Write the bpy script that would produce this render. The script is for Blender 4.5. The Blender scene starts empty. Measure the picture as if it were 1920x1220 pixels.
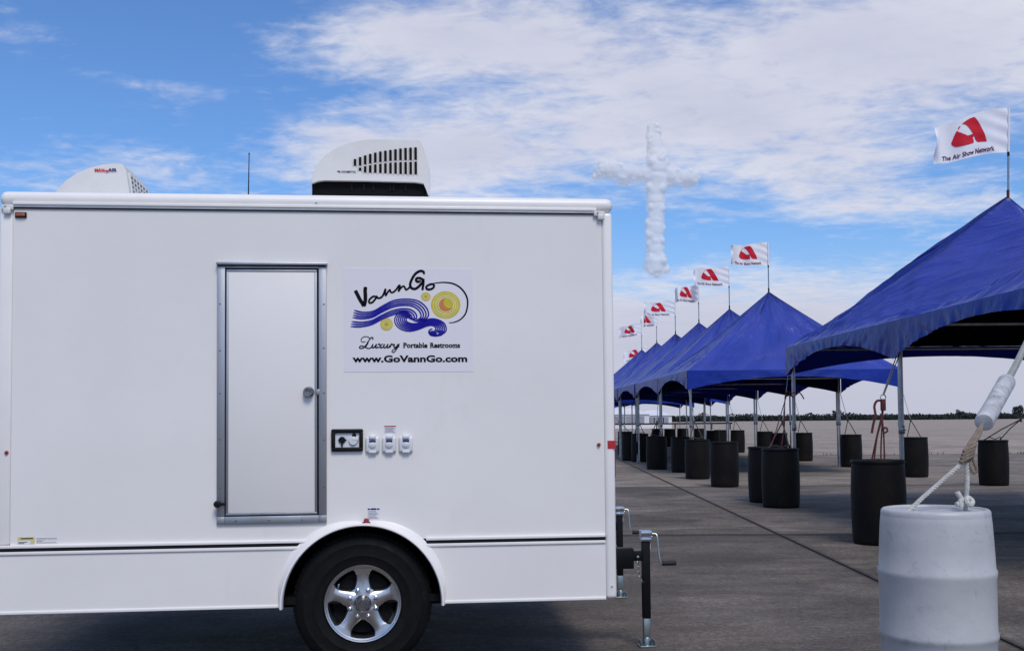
import bpy, bmesh, math, random
from mathutils import Vector, Matrix, noise
random.seed(7)
R = math.radians
PI = math.pi
S = bpy.context.scene
col = S.collection

# ------------------------------------------------------------------ camera
cd = bpy.data.cameras.new('camera'); cam = bpy.data.objects.new('camera', cd); col.objects.link(cam)
S.camera = cam
FPX = 2060.0
cd.sensor_width = 36.0; cd.lens = 36.0 * FPX / 1920.0
cd.shift_y = 0.0464
cd.clip_start = 0.05; cd.clip_end = 6000
cam.matrix_world = Matrix.Translation((0, 0, 1.40)) @ Matrix.Rotation(PI/2 + R(2.5), 4, 'X') @ Matrix.Rotation(R(-0.5), 4, 'Z')
S.render.resolution_x = 1024; S.render.resolution_y = 650

# ------------------------------------------------------------------ light
SUN_EL, SUN_AZ = R(52), R(162)            # azimuth clockwise from +Y
world = bpy.data.worlds.new('World'); S.world = world; world.use_nodes = True
S.view_settings.view_transform = 'Standard'; S.view_settings.look = 'None'
S.view_settings.exposure = 0.18; S.view_settings.gamma = 1.0; S.view_settings.use_curve_mapping = False

sd = bpy.data.lights.new('sun', 'SUN'); sd.energy = 1.85; sd.angle = R(22); sd.color = (1.0, 0.93, 0.84)
so = bpy.data.objects.new('sun', sd); col.objects.link(so)
sv = Vector((math.sin(SUN_AZ)*math.cos(SUN_EL), math.cos(SUN_AZ)*math.cos(SUN_EL), math.sin(SUN_EL)))
so.rotation_euler = sv.to_track_quat('Z', 'Y').to_euler(); so.location = (0, 0, 30)

def sky_nodes():
    nt = world.node_tree; N = nt.nodes; L = nt.links
    for n in list(N): N.remove(n)
    out = N.new('ShaderNodeOutputWorld'); bg = N.new('ShaderNodeBackground'); bg.inputs['Strength'].default_value = 0.1
    L.new(bg.outputs[0], out.inputs['Surface'])
    sk = N.new('ShaderNodeTexSky'); sk.sky_type = 'NISHITA'; sk.sun_disc = False
    sk.sun_elevation = SUN_EL; sk.sun_rotation = SUN_AZ
    sk.air_density = 1.0; sk.dust_density = 0.6; sk.ozone_density = 1.6
    tc = N.new('ShaderNodeTexCoord')
    def M(op, a, b=None, c=None, clamp=False):
        n = N.new('ShaderNodeMath'); n.operation = op; n.use_clamp = clamp
        for i, v in enumerate((a, b, c)):
            if v is None: continue
            if isinstance(v, (int, float)): n.inputs[i].default_value = v
            else: L.new(v, n.inputs[i])
        return n.outputs[0]
    def mixc(f, a, b):
        n = N.new('ShaderNodeMix'); n.data_type = 'RGBA'
        if isinstance(f, (int, float)): n.inputs[0].default_value = f
        else: L.new(f, n.inputs[0])
        for i, v in ((6, a), (7, b)):
            if isinstance(v, tuple): n.inputs[i].default_value = (*v, 1)
            else: L.new(v, n.inputs[i])
        return n.outputs[2]
    sp = N.new('ShaderNodeSeparateXYZ'); L.new(tc.outputs['Generated'], sp.inputs[0])
    X, Y, Z = sp.outputs
    # cloud deck coordinates: direction projected on a high flat layer
    den = M('ADD', M('MAXIMUM', Z, 0.0), 0.10)
    cb = N.new('ShaderNodeCombineXYZ'); L.new(M('DIVIDE', X, den), cb.inputs[0]); L.new(M('DIVIDE', Y, den), cb.inputs[1]); cb.inputs[2].default_value = 3.7
    def fbm(scale, det, rough, dist, off=(0, 0, 0), stretch=(1, 1, 1), rot=0, src=None):
        mp = N.new('ShaderNodeMapping'); mp.inputs['Location'].default_value = off; mp.inputs['Scale'].default_value = stretch; mp.inputs['Rotation'].default_value = (0, 0, rot)
        L.new(src or cb.outputs[0], mp.inputs[0])
        n = N.new('ShaderNodeTexNoise'); n.inputs['Scale'].default_value = scale; n.inputs['Detail'].default_value = det
        n.inputs['Roughness'].default_value = rough; n.inputs['Distortion'].default_value = dist
        L.new(mp.outputs[0], n.inputs['Vector']); return n.outputs['Fac']
    micro = fbm(15, 6, 0.6, 0.4, (3.3, 1, 0), (0.9, 1.15, 1), 0.2)
    big = fbm(1.5, 4, 0.5, 0.3, (2.1, .7, 0), (1.0, 0.75, 1))
    fine = fbm(4.5, 9, 0.62, 0.5, (0.4, 5, 0), (0.8, 1.0, 1), 0.35)
    # where the cloud banks stand in the sky (a = x, e = z of the direction; widths; tilt; weight)
    banks = [  # px, py, sx, sy, rot, w
        (860, 60, 330, 100, 0.10, .95), (1150, 120, 330, 140, 0.15, .72), (1640, 80, 520, 170, 0.03, 1.0), (1400, 250, 400, 105, 0.22, .85),
        (930, 280, 380, 105, 0.0, .90), (1560, 335, 200, 50, 0.1, .5), (640, 265, 150, 50, 0.3, .5),
        (1500, 660, 900, 140, 0.0, 1.35), (1900, 600, 500, 110, 0.0, .6), (1120, 600, 200, 120, 0, .35), (290, 150, 130, 22, 0.15, .34), (60, 50, 130, 60, 0.3, .38),
        (110, 300, 260, 70, 0.1, .28), (330, 340, 200, 50, 0.1, .3), (1690, 388, 230, 22, -0.05, .42), (1230, 390, 160, 60, 0.3, .25), (1720, 215, 260, 40, 0, .2)]
    dsum = None
    cxz = N.new('ShaderNodeCombineXYZ')
    ysafe = M('MAXIMUM', M('ABSOLUTE', Y), 0.2)
    L.new(M('DIVIDE', X, ysafe), cxz.inputs[0]); L.new(M('DIVIDE', Z, ysafe), cxz.inputs[1])
    for (px, py, sx, sy, rot, w) in banks:
        mp = N.new('ShaderNodeMapping'); mp.vector_type = 'TEXTURE'
        mp.inputs['Location'].default_value = ((px-960)/FPX, (788-py)/FPX, 0)
        mp.inputs['Rotation'].default_value = (0, 0, -rot)
        mp.inputs['Scale'].default_value = (sx*1.35/FPX, sy*1.35/FPX, 1)
        L.new(cxz.outputs[0], mp.inputs[0])
        g = N.new('ShaderNodeTexGradient'); g.gradient_type = 'SPHERICAL'; L.new(mp.outputs[0], g.inputs[0])
        t = M('MULTIPLY', M('POWER', g.outputs['Fac'], 0.75), w)
        dsum = t if dsum is None else M('MAXIMUM', M('MAXIMUM', dsum, t), M('MULTIPLY', M('ADD', dsum, t), 0.72))
    # outside the frame the sky goes on half covered
    outside = M('MULTIPLY', M('SMOOTH_MIN', M('MAXIMUM', M('SUBTRACT', Z, 0.40), 0.0), 0.2, 0.05), 1.8, clamp=True)
    dens = M('ADD', M('ADD', dsum, outside), M('ADD', M('MULTIPLY', M('SUBTRACT', big, .5), 1.3), M('ADD', M('MULTIPLY', M('SUBTRACT', fine, .5), 1.45), M('MULTIPLY', M('SUBTRACT', micro, .5), .75))))
    mr = N.new('ShaderNodeMapRange'); mr.interpolation_type = 'SMOOTHSTEP'
    mr.inputs['From Min'].default_value = 0.04; mr.inputs['From Max'].default_value = 0.92
    L.new(dens, mr.inputs['Value']); cover = mr.outputs[0]
    # cloud body colour, a little greyer where thick
    thick = N.new('ShaderNodeMapRange'); thick.inputs['From Min'].default_value = .45; thick.inputs['From Max'].default_value = 1.3; L.new(M('ADD', dens, M('ADD', M('MULTIPLY', M('SUBTRACT', fine, .5), -1.8), M('MULTIPLY', M('SUBTRACT', micro, .5), -1.2))), thick.inputs['Value'])
    lowg = N.new('ShaderNodeMapRange'); lowg.interpolation_type = 'SMOOTHSTEP'; lowg.inputs['From Min'].default_value = .15; lowg.inputs['From Max'].default_value = 0.0; L.new(Z, lowg.inputs['Value'])
    cl0 = mixc(thick.outputs[0], (6.5, 6.6, 7.4), (5.0, 5.1, 6.3))
    cl = mixc(lowg.outputs[0], cl0, (4.75, 4.85, 5.85))
    # blue air: Nishita tinted and paling to the horizon
    bl = N.new('ShaderNodeMix'); bl.data_type = 'RGBA'; bl.blend_type = 'MULTIPLY'; bl.inputs[0].default_value = 1
    L.new(sk.outputs[0], bl.inputs[6]); bl.inputs[7].default_value = (SKYT[0], SKYT[1], SKYT[2], 1)
    hz = N.new('ShaderNodeMapRange'); hz.interpolation_type = 'SMOOTHERSTEP'; hz.inputs['From Min'].default_value = 0.20; hz.inputs['From Max'].default_value = -0.01
    L.new(Z, hz.inputs['Value'])
    air = mixc(M('MULTIPLY', hz.outputs[0], .9), bl.outputs[2], (4.6, 4.95, 6.2))
    fin = mixc(M('MULTIPLY', cover, .93), air, cl)
    L.new(fin, bg.inputs['Color'])
SKYT = (.62, .90, 1.27)
sky_nodes()

# ------------------------------------------------------------------ materials
MAT = {}
def mat(name, base, rough=0.5, metal=0.0, var=0.0, vscale=3.0, bump=0.0, bscale=20.0, spec=0.5, coat=0.0, var_col=None, stretch=(1, 1, 1), trans=0.0, bdist=0.01, detail=6):
    m = bpy.data.materials.new(name); m.use_nodes = True; MAT[name] = m
    nt = m.node_tree; N = nt.nodes; L = nt.links; b = N['Principled BSDF']; out = N['Material Output']
    b.inputs['Base Color'].default_value = (*base, 1); b.inputs['Roughness'].default_value = rough
    b.inputs['Metallic'].default_value = metal; b.inputs['Specular IOR Level'].default_value = spec; b.inputs['Coat Weight'].default_value = coat
    tc = N.new('ShaderNodeTexCoord'); mp = N.new('ShaderNodeMapping'); mp.inputs['Scale'].default_value = stretch; L.new(tc.outputs['Object'], mp.inputs[0])
    if var or var_col:
        n = N.new('ShaderNodeTexNoise'); n.inputs['Scale'].default_value = vscale; n.inputs['Detail'].default_value = detail; n.inputs['Roughness'].default_value = .6
        L.new(mp.outputs[0], n.inputs['Vector'])
        r = N.new('ShaderNodeMapRange'); r.inputs['From Min'].default_value = .3; r.inputs['From Max'].default_value = .7; L.new(n.outputs['Fac'], r.inputs['Value'])
        mx = N.new('ShaderNodeMix'); mx.data_type = 'RGBA'; L.new(r.outputs[0], mx.inputs[0])
        c2 = var_col or tuple(c*(1-var) for c in base)
        mx.inputs[6].default_value = (*base, 1); mx.inputs[7].default_value = (*c2, 1); L.new(mx.outputs[2], b.inputs['Base Color'])
        rr = N.new('ShaderNodeMapRange'); rr.inputs['To Min'].default_value = rough*.85; rr.inputs['To Max'].default_value = min(1, rough*1.2); L.new(n.outputs['Fac'], rr.inputs['Value']); L.new(rr.outputs[0], b.inputs['Roughness'])
    if bump:
        n2 = N.new('ShaderNodeTexNoise'); n2.inputs['Scale'].default_value = bscale; n2.inputs['Detail'].default_value = 5; L.new(mp.outputs[0], n2.inputs['Vector'])
        bp = N.new('ShaderNodeBump'); bp.inputs['Strength'].default_value = bump; bp.inputs['Distance'].default_value = bdist; L.new(n2.outputs['Fac'], bp.inputs['Height']); L.new(bp.outputs[0], b.inputs['Normal'])
    if trans:
        tr = N.new('ShaderNodeBsdfTranslucent'); tr.inputs['Color'].default_value = (*base, 1)
        ms = N.new('ShaderNodeMixShader'); ms.inputs[0].default_value = trans; L.new(b.outputs[0], ms.inputs[1]); L.new(tr.outputs[0], ms.inputs[2]); L.new(ms.outputs[0], out.inputs['Surface'])
    return m
mat('gelcoat', (.835, .805, .775), .24, var=.07, vscale=1.1, bump=.16, bscale=2.0, bdist=.02)
mat('gelcoat_trim', (.87, .84, .81), .33, var=.06, vscale=4, bump=.05, bscale=9)
mat('door_skin', (.82, .79, .76), .34, var=.05, vscale=1.4, bump=.05, bscale=3, bdist=.02)
mat('aluminium', (.50, .51, .53), .48, 1.0, var=.25, vscale=6, stretch=(1, 1, .15), bump=.08, bscale=60)
mat('dark_gasket', (.010, .010, .014), .7, spec=.2)
mat('black_plastic', (.008, .008, .010), .45, var=.4, vscale=9, bump=.1, bscale=40, spec=.2)
mat('white_plastic', (.72, .73, .75), .4, var=.07, vscale=7)
mat('ac_plastic', (.70, .69, .67), .42, var=.10, vscale=5, bump=.05, bscale=30)
mat('vent_dark', (.005, .005, .006), .6, spec=.1)
mat('chrome', (.62, .62, .64), .14, 1.0)
mat('alloy', (.64, .64, .65), .31, 1.0, var=.2, vscale=10)
mat('cap_metal', (.30, .30, .32), .28, 1.0, var=.2, vscale=30)
mat('rubber', (.006, .006, .007), .7, spec=.18, var=.5, vscale=14, bump=.25, bscale=70, bdist=.003)
mat('chassis', (.007, .007, .008), .7, spec=.15, var=.4, vscale=8)
mat('amber_lens', (.35, .09, .03), .2, coat=.5)
mat('red_lens', (.28, .012, .012), .2, coat=.5)
mat('red_tape', (.45, .02, .03), .35)
mat('zinc', (.42, .47, .46), .35, 1.0, var=.3, vscale=18, bump=.1, bscale=80)
mat('jack_black', (.006, .006, .007), .45, spec=.2, var=.5, vscale=12)
mat('grip', (.02, .018, .018), .6, spec=.3)
mat('ink', (.004, .004, .008), .5, spec=.1)
mat('ink_blue', (.012, .008, .30), .5, spec=.15)
mat('ink_navy', (.012, .02, .12), .4)
mat('ink_yellow', (.68, .56, .06), .5, spec=.2, var=.25, vscale=30)
mat('ink_pale', (.72, .68, .36), .4)
mat('ink_orange', (.60, .20, .06), .4)
mat('ink_red', (.60, .012, .03), .6, spec=.2)
mat('ink_text', (.10, .012, .06), .6, spec=.1)
mat('ink_grey', (.28, .28, .32), .5)
mat('decal_film', (.775, .745, .775), .28)
mat('paper', (.72, .72, .76), .4)
mat('label_yellow', (.62, .56, .22), .4)
mat('flag_cloth', (.93, .92, .93), .8, var=.04, vscale=6, trans=.15, bump=.1, bscale=30)
mat('tent_blue', (.012, .040, .33), .38, var=.25, vscale=1.3, bump=.45, bscale=8, bdist=.025, spec=.5)
mat('tent_pole', (.42, .43, .45), .35, 1.0, var=.35, vscale=7, bump=.1, bscale=40)
mat('drum_black', (.0055, .0052, .0056), .55, bump=.12, bscale=12, var_col=(.012, .0098, .0092), vscale=3, spec=.12)
mat('drum_white', (.50, .50, .505), .42, bump=.2, bscale=14, var_col=(.43, .43, .44), vscale=6)
mat('rope_white', (.62, .61, .57), .85, var=.3, vscale=40, bump=.6, bscale=120)
mat('strap_red', (.10, .012, .014), .7, var=.4, vscale=30)
mat('strap_dark', (.05, .045, .045), .75, var=.4, vscale=30)
mat('strap_grey', (.34, .35, .33), .7, var=.25, vscale=14, bump=.3, bscale=60)
mat('cable_steel', (.25, .25, .26), .4, .8)
mat('knot_tan', (.26, .20, .15), .85, var=.4, vscale=30)
mat('foam_tube', (.60, .61, .63), .6, var_col=(.30, .30, .31), vscale=14, bump=.3, bscale=45)
mat('leaf', (.042, .055, .054), .8, spec=.1, var=.45, vscale=.15)
mat('bark', (.05, .04, .03), .9)
mat('weed', (.10, .095, .05), .8, var=.4, vscale=5)
mat('marquee', (.70, .71, .74), .7, var=.08, vscale=.5)
mat('joint_filler', (.022, .020, .019), .9)

def scuff(name, scale, lo, hi, colr, amt, st=(1, 1, 1)):
    nt = MAT[name].node_tree; N = nt.nodes; L = nt.links; b = N['Principled BSDF']; src = b.inputs['Base Color'].links[0].from_socket
    tc = N.new('ShaderNodeTexCoord'); mp = N.new('ShaderNodeMapping'); mp.inputs['Scale'].default_value = st; L.new(tc.outputs['Object'], mp.inputs[0])
    n = N.new('ShaderNodeTexNoise'); n.inputs['Scale'].default_value = scale; n.inputs['Detail'].default_value = 9; n.inputs['Roughness'].default_value = .78; n.inputs['Distortion'].default_value = .7; L.new(mp.outputs[0], n.inputs['Vector'])
    r = N.new('ShaderNodeMapRange'); r.inputs['From Min'].default_value = lo; r.inputs['From Max'].default_value = hi; r.inputs['To Max'].default_value = amt; L.new(n.outputs['Fac'], r.inputs['Value'])
    mx = N.new('ShaderNodeMix'); mx.data_type = 'RGBA'; L.new(r.outputs[0], mx.inputs[0]); L.new(src, mx.inputs[6]); mx.inputs[7].default_value = (*colr, 1); L.new(mx.outputs[2], b.inputs['Base Color'])
scuff('drum_white', 7, .57, .70, (.20, .20, .21), .60, (1, 1, 1.2)); scuff('drum_white', 45, .60, .68, (.14, .14, .15), .45)
scuff('foam_tube', 9, .56, .62, (.10, .095, .09), .8); scuff('foam_tube', 40, .60, .66, (.12, .11, .11), .6)
scuff('gelcoat', 1.3, .60, .78, (.62, .60, .57), .35, (1, 1, .25)); scuff('drum_black', 7, .60, .72, (.045, .038, .033), .7); scuff('tent_pole', 16, .56, .68, (.16, .15, .14), .7)
scuff('rubber', 9, .58, .70, (.035, .031, .028), .5)

# tent cloth: blue outside, near-black inside
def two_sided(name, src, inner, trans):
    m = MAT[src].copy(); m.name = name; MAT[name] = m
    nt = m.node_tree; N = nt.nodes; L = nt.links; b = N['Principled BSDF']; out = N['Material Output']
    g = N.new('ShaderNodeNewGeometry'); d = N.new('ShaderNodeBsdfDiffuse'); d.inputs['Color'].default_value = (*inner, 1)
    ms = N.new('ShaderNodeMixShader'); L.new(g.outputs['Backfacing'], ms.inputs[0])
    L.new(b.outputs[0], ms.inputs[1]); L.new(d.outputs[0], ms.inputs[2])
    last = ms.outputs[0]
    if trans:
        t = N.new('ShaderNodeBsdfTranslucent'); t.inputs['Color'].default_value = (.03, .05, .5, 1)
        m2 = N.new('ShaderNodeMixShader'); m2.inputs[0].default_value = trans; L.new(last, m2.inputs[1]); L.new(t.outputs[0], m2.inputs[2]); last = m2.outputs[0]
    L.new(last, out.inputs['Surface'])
def fold_bump(name):
    nt = MAT[name].node_tree; N = nt.nodes; L = nt.links; b = N['Principled BSDF']; old = b.inputs['Normal'].links[0].from_socket; src = b.inputs['Base Color'].links[0].from_socket
    uv = N.new('ShaderNodeUVMap'); prev = old; hs = []
    for (sx_, sy_, dist) in ((9, 1.1, .050), (24, 1.6, .022), (60, 3.0, .007)):
        mp = N.new('ShaderNodeMapping'); mp.inputs['Scale'].default_value = (sx_, sy_, 1); L.new(uv.outputs[0], mp.inputs[0])
        n = N.new('ShaderNodeTexNoise'); n.inputs['Scale'].default_value = 1; n.inputs['Detail'].default_value = 2; n.inputs['Distortion'].default_value = .35; L.new(mp.outputs[0], n.inputs['Vector'])
        ab = N.new('ShaderNodeMath'); ab.operation = 'SUBTRACT'; L.new(n.outputs['Fac'], ab.inputs[0]); ab.inputs[1].default_value = .5
        a2 = N.new('ShaderNodeMath'); a2.operation = 'ABSOLUTE'; L.new(ab.outputs[0], a2.inputs[0])
        bp = N.new('ShaderNodeBump'); bp.inputs['Strength'].default_value = 1; bp.inputs['Distance'].default_value = -dist*4; L.new(a2.outputs[0], bp.inputs['Height']); L.new(prev, bp.inputs['Normal']); prev = bp.outputs[0]; hs.append(a2.outputs[0])
    L.new(prev, b.inputs['Normal'])
    mr = N.new('ShaderNodeMapRange'); mr.inputs['From Min'].default_value = .0; mr.inputs['From Max'].default_value = .16; mr.inputs['To Min'].default_value = .45; mr.inputs['To Max'].default_value = 0; L.new(hs[0], mr.inputs['Value'])
    mx = N.new('ShaderNodeMix'); mx.data_type = 'RGBA'; L.new(mr.outputs[0], mx.inputs[0]); L.new(src, mx.inputs[6]); mx.inputs[7].default_value = (.045, .065, .36, 1); L.new(mx.outputs[2], b.inputs['Base Color'])   # lighter blue along the fold crests
MAT['tent_roof'] = MAT['tent_blue'].copy(); fold_bump('tent_roof')
v_ = MAT['tent_blue'].copy(); MAT['tent_valance'] = v_; v_.node_tree.nodes['Principled BSDF'].inputs['Specular IOR Level'].default_value = .22
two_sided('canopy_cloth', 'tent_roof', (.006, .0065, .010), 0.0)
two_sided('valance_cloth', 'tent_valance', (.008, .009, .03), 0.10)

def concrete(name, base, dark):
    m = bpy.data.materials.new(name); m.use_nodes = True; MAT[name] = m
    nt = m.node_tree; N = nt.nodes; L = nt.links; b = N['Principled BSDF']; slab = name != 'ground_sheet'
    g = N.new('ShaderNodeNewGeometry')
    def nz(scale, det, st=(1, 1, 1), rough=.6, dist=0.0):
        mp = N.new('ShaderNodeMapping'); mp.inputs['Scale'].default_value = st; L.new(g.outputs['Position'], mp.inputs[0])
        n = N.new('ShaderNodeTexNoise'); n.inputs['Scale'].default_value = scale; n.inputs['Detail'].default_value = det; n.inputs['Roughness'].default_value = rough; n.inputs['Distortion'].default_value = dist
        L.new(mp.outputs[0], n.inputs['Vector']); return n.outputs['Fac']
    def rng(v, a, c, lo=0.0, hi=1.0):
        r = N.new('ShaderNodeMapRange'); r.inputs['From Min'].default_value = a; r.inputs['From Max'].default_value = c; r.inputs['To Min'].default_value = lo; r.inputs['To Max'].default_value = hi; L.new(v, r.inputs['Value']); return r.outputs[0]
    def mix(f, a, c, mode='MIX'):
        n = N.new('ShaderNodeMix'); n.data_type = 'RGBA'; n.blend_type = mode
        if isinstance(f, float): n.inputs[0].default_value = f
        else: L.new(f, n.inputs[0])
        for i, v in ((6, a), (7, c)):
            if isinstance(v, tuple): n.inputs[i].default_value = (*v, 1)
            else: L.new(v, n.inputs[i])
        return n.outputs[2]
    c = mix(rng(nz(.35, 8, (1, 1.5, 1), .66, .8), .38, .60), base, dark)
    c = mix(rng(nz(1.6, 7, (.62, 1.3, 1), .68, .8), .42, .66, 0, .75), c, tuple(x*.62 for x in dark))         # tyre-drag streaks across
    def mul(c, v):
        cb_ = N.new('ShaderNodeCombineXYZ')
        for q in range(3): L.new(v, cb_.inputs[q])
        n = N.new('ShaderNodeMix'); n.data_type = 'RGBA'; n.blend_type = 'MULTIPLY'; n.inputs[0].default_value = 1; L.new(c, n.inputs[6]); L.new(cb_.outputs[0], n.inputs[7]); return n.outputs[2]
    c = mul(c, rng(nz(.9, 9, (.8, 1.5, 1), .72, 1.0), .35, .65, .72, 1.22))
    c = mul(c, rng(nz(20, 6, (1, 1, 1), .8), .36, .64, .45, 1.5))
    c = mul(c, rng(nz(62, 3, (1, 1, 1), .8), .38, .62, .62, 1.35))
    c = mix(rng(nz(2.4, 4, (1, 1, 1), .7, 1.2), .66, .71, 0, .7), c, tuple(x*.5 for x in dark))            # oil spots
    c = mix(rng(nz(.55, 6, (.35, 1.6, 1), .7, .8), .56, .72, 0, .5), c, tuple(x*.6 for x in dark))         # long tyre smears
    oi = N.new('ShaderNodeObjectInfo'); c = mix(rng(oi.outputs['Random'], 0, 1, 0, .22), c, tuple(x*1.3 for x in base))
    if slab:      # grime packed along the slab edges
        tc = N.new('ShaderNodeTexCoord'); sp = N.new('ShaderNodeSeparateXYZ'); L.new(tc.outputs['Object'], sp.inputs[0])
        def mm(op, a, v):
            n = N.new('ShaderNodeMath'); n.operation = op
            for i, q in enumerate((a, v)):
                if isinstance(q, (int, float)): n.inputs[i].default_value = q
                else: L.new(q, n.inputs[i])
            return n.outputs[0]
        ex = mm('SUBTRACT', 4.45, mm('ABSOLUTE', mm('SUBTRACT', sp.outputs[0], 4.45), 0)); ey = mm('SUBTRACT', 4.8, mm('ABSOLUTE', mm('SUBTRACT', sp.outputs[1], 4.8), 0))
        wob = mm('MULTIPLY', nz(5, 4), .10)
        c = mix(rng(mm('SUBTRACT', ey, wob), .02, .10, .85, 0), c, tuple(x*.35 for x in dark)); c = mix(rng(mm('SUBTRACT', ex, mm('MULTIPLY', wob, .4)), .0, .045, .7, 0), c, tuple(x*.35 for x in dark))
        c = mix(rng(ey, .10, .9, .18, 0), c, tuple(x*.6 for x in dark))
    L.new(c, b.inputs['Base Color'])
    L.new(rng(nz(.8, 5), .3, .7, .62, .88), b.inputs['Roughness']); b.inputs['Specular IOR Level'].default_value = .18
    bp = N.new('ShaderNodeBump'); bp.inputs['Strength'].default_value = .9; bp.inputs['Distance'].default_value = .012
    L.new(nz(90, 5, rough=.7), bp.inputs['Height']); L.new(bp.outputs[0], b.inputs['Normal'])
concrete('near_shade_concrete', (.215, .183, .154), (.094, .080, .069))
concrete('mid_shade_concrete', (.250, .212, .178), (.118, .100, .085))
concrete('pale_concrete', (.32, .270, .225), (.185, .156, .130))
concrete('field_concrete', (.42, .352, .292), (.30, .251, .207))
concrete('ground_sheet', (.42, .352, .292), (.30, .251, .207))

# ------------------------------------------------------------------ mesh helpers
class MB:
    def __init__(s): s.v = []; s.f = []
    def add(s, vs, fs):
        o = len(s.v); s.v += [tuple(v) for v in vs]; s.f += [tuple(i+o for i in f) for f in fs]; return s
    def box(s, x0, x1, y0, y1, z0, z1, bev=0.0, seg=2, M=None):
        bm = bmesh.new(); bmesh.ops.create_cube(bm, size=1)
        for v in bm.verts: v.co = Vector((x0+(v.co.x+.5)*(x1-x0), y0+(v.co.y+.5)*(y1-y0), z0+(v.co.z+.5)*(z1-z0)))
        if bev: bmesh.ops.bevel(bm, geom=bm.edges[:], offset=bev, segments=seg, affect='EDGES', profile=.5, clamp_overlap=True)
        if M: bmesh.ops.transform(bm, matrix=M, verts=bm.verts)
        return s.bm(bm)
    def bm(s, bm):
        bm.verts.ensure_lookup_table(); bm.verts.index_update()
        s.add([v.co for v in bm.verts], [[v.index for v in f.verts] for f in bm.faces]); bm.free(); return s
    def tube(s, pts, r, n=8, cap=True):
        pts = [Vector(p) for p in pts]; rs = r if isinstance(r, (list, tuple)) else [r]*len(pts)
        vs = []; fs = []; up = None
        for i, p in enumerate(pts):
            d = (pts[min(i+1, len(pts)-1)] - pts[max(i-1, 0)]).normalized()
            if up is None: up = d.orthogonal().normalized()
            else:
                up = (up - d*up.dot(d))
                up = up.normalized() if up.length > 1e-6 else d.orthogonal().normalized()
            w = d.cross(up)
            for k in range(n):
                a = 2*PI*k/n; vs.append(p + (up*math.cos(a) + w*math.sin(a))*rs[i])
        for i in range(len(pts)-1):
            for k in range(n):
                fs.append((i*n+k, i*n+(k+1) % n, (i+1)*n+(k+1) % n, (i+1)*n+k))
        if cap: fs.append(tuple(range(n-1, -1, -1))); fs.append(tuple((len(pts)-1)*n+k for k in range(n)))
        return s.add(vs, fs)
    def lathe(s, prof, c=(0, 0, 0), axis='Z', n=32, closed=False):
        vs = []; fs = []
        for (r, h) in prof:
            for k in range(n):
                a = 2*PI*k/n; x, y = r*math.cos(a), r*math.sin(a)
                p = (x, y, h) if axis == 'Z' else ((x, h, y) if axis == 'Y' else (h, x, y))
                vs.append((p[0]+c[0], p[1]+c[1], p[2]+c[2]))
        m = len(prof); rng_ = range(m if closed else m-1)
        for i in rng_:
            j = (i+1) % m
            for k in range(n):
                q = (i*n+k, i*n+(k+1) % n, j*n+(k+1) % n, j*n+k)
                fs.append(q if axis != 'Y' else q[::-1])
        if not closed:
            if prof[0][0] > 1e-6: fs.append(tuple(range(n-1, -1, -1)) if axis != 'Y' else tuple(range(n)))
            if prof[-1][0] > 1e-6:
                t = tuple((m-1)*n+k for k in range(n)); fs.append(t if axis != 'Y' else t[::-1])
        return s.add(vs, fs)
    def prism(s, poly, y0, y1, bev=0.0):          # polygon in x,z extruded along y
        bm = bmesh.new(); vs = [bm.verts.new((p[0], y0, p[1])) for p in poly]; f = bm.faces.new(vs)
        r = bmesh.ops.extrude_face_region(bm, geom=[f]); ev = [e for e in r['geom'] if isinstance(e, bmesh.types.BMVert)]
        for v in ev: v.co.y = y1
        bmesh.ops.recalc_face_normals(bm, faces=bm.faces)
        if bev: bmesh.ops.bevel(bm, geom=[e for e in bm.edges if e.calc_face_angle(0) > .6], offset=bev, segments=2, affect='EDGES', profile=.5, clamp_overlap=True)
        bmesh.ops.triangulate(bm, faces=[f for f in bm.faces if len(f.verts) > 4])
        return s.bm(bm)
    def grid(s, fn, nu, nv, flip=False):
        vs = [fn(i/nu, j/nv) for j in range(nv+1) for i in range(nu+1)]
        fs = []
        for j in range(nv):
            for i in range(nu):
                a = j*(nu+1)+i; q = (a, a+1, a+nu+2, a+nu+1); fs.append(q[::-1] if flip else q)
        return s.add(vs, fs)
    def mesh(s, name, m, smooth=True, angle=35):
        me = bpy.data.meshes.new(name); me.from_pydata(s.v, [], s.f); me.materials.append(MAT[m] if isinstance(m, str) else m)
        me.update()
        if smooth:
            me.shade_smooth(); me.set_sharp_from_angle(angle=R(angle))
        return me
    def build(s, name, m, parent=None, smooth=True, angle=35, loc=None):
        o = bpy.data.objects.new(name, s.mesh(name, m, smooth, angle)); col.objects.link(o)
        if parent: o.parent = parent
        if loc: o.location = loc
        return o
def tag(o, label=None, cat=None, group=None, kind=None):
    if label: o['label'] = label
    if cat: o['category'] = cat
    if group: o['group'] = group
    if kind: o['kind'] = kind
    return o
def thing(name, label, cat, loc=(0, 0, 0), rz=0.0, group=None):
    o = bpy.data.objects.new(name, None); col.objects.link(o); o.location = loc; o.rotation_euler = (0, 0, rz); o.empty_display_size = .2
    return tag(o, label, cat, group)
def copy_tree(o, parent=None):
    kids = [c for c in bpy.data.objects if c.parent == o]
    c = o.copy(); col.objects.link(c)
    if parent: c.parent = parent
    for k in kids: copy_tree(k, c)
    return c
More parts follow.
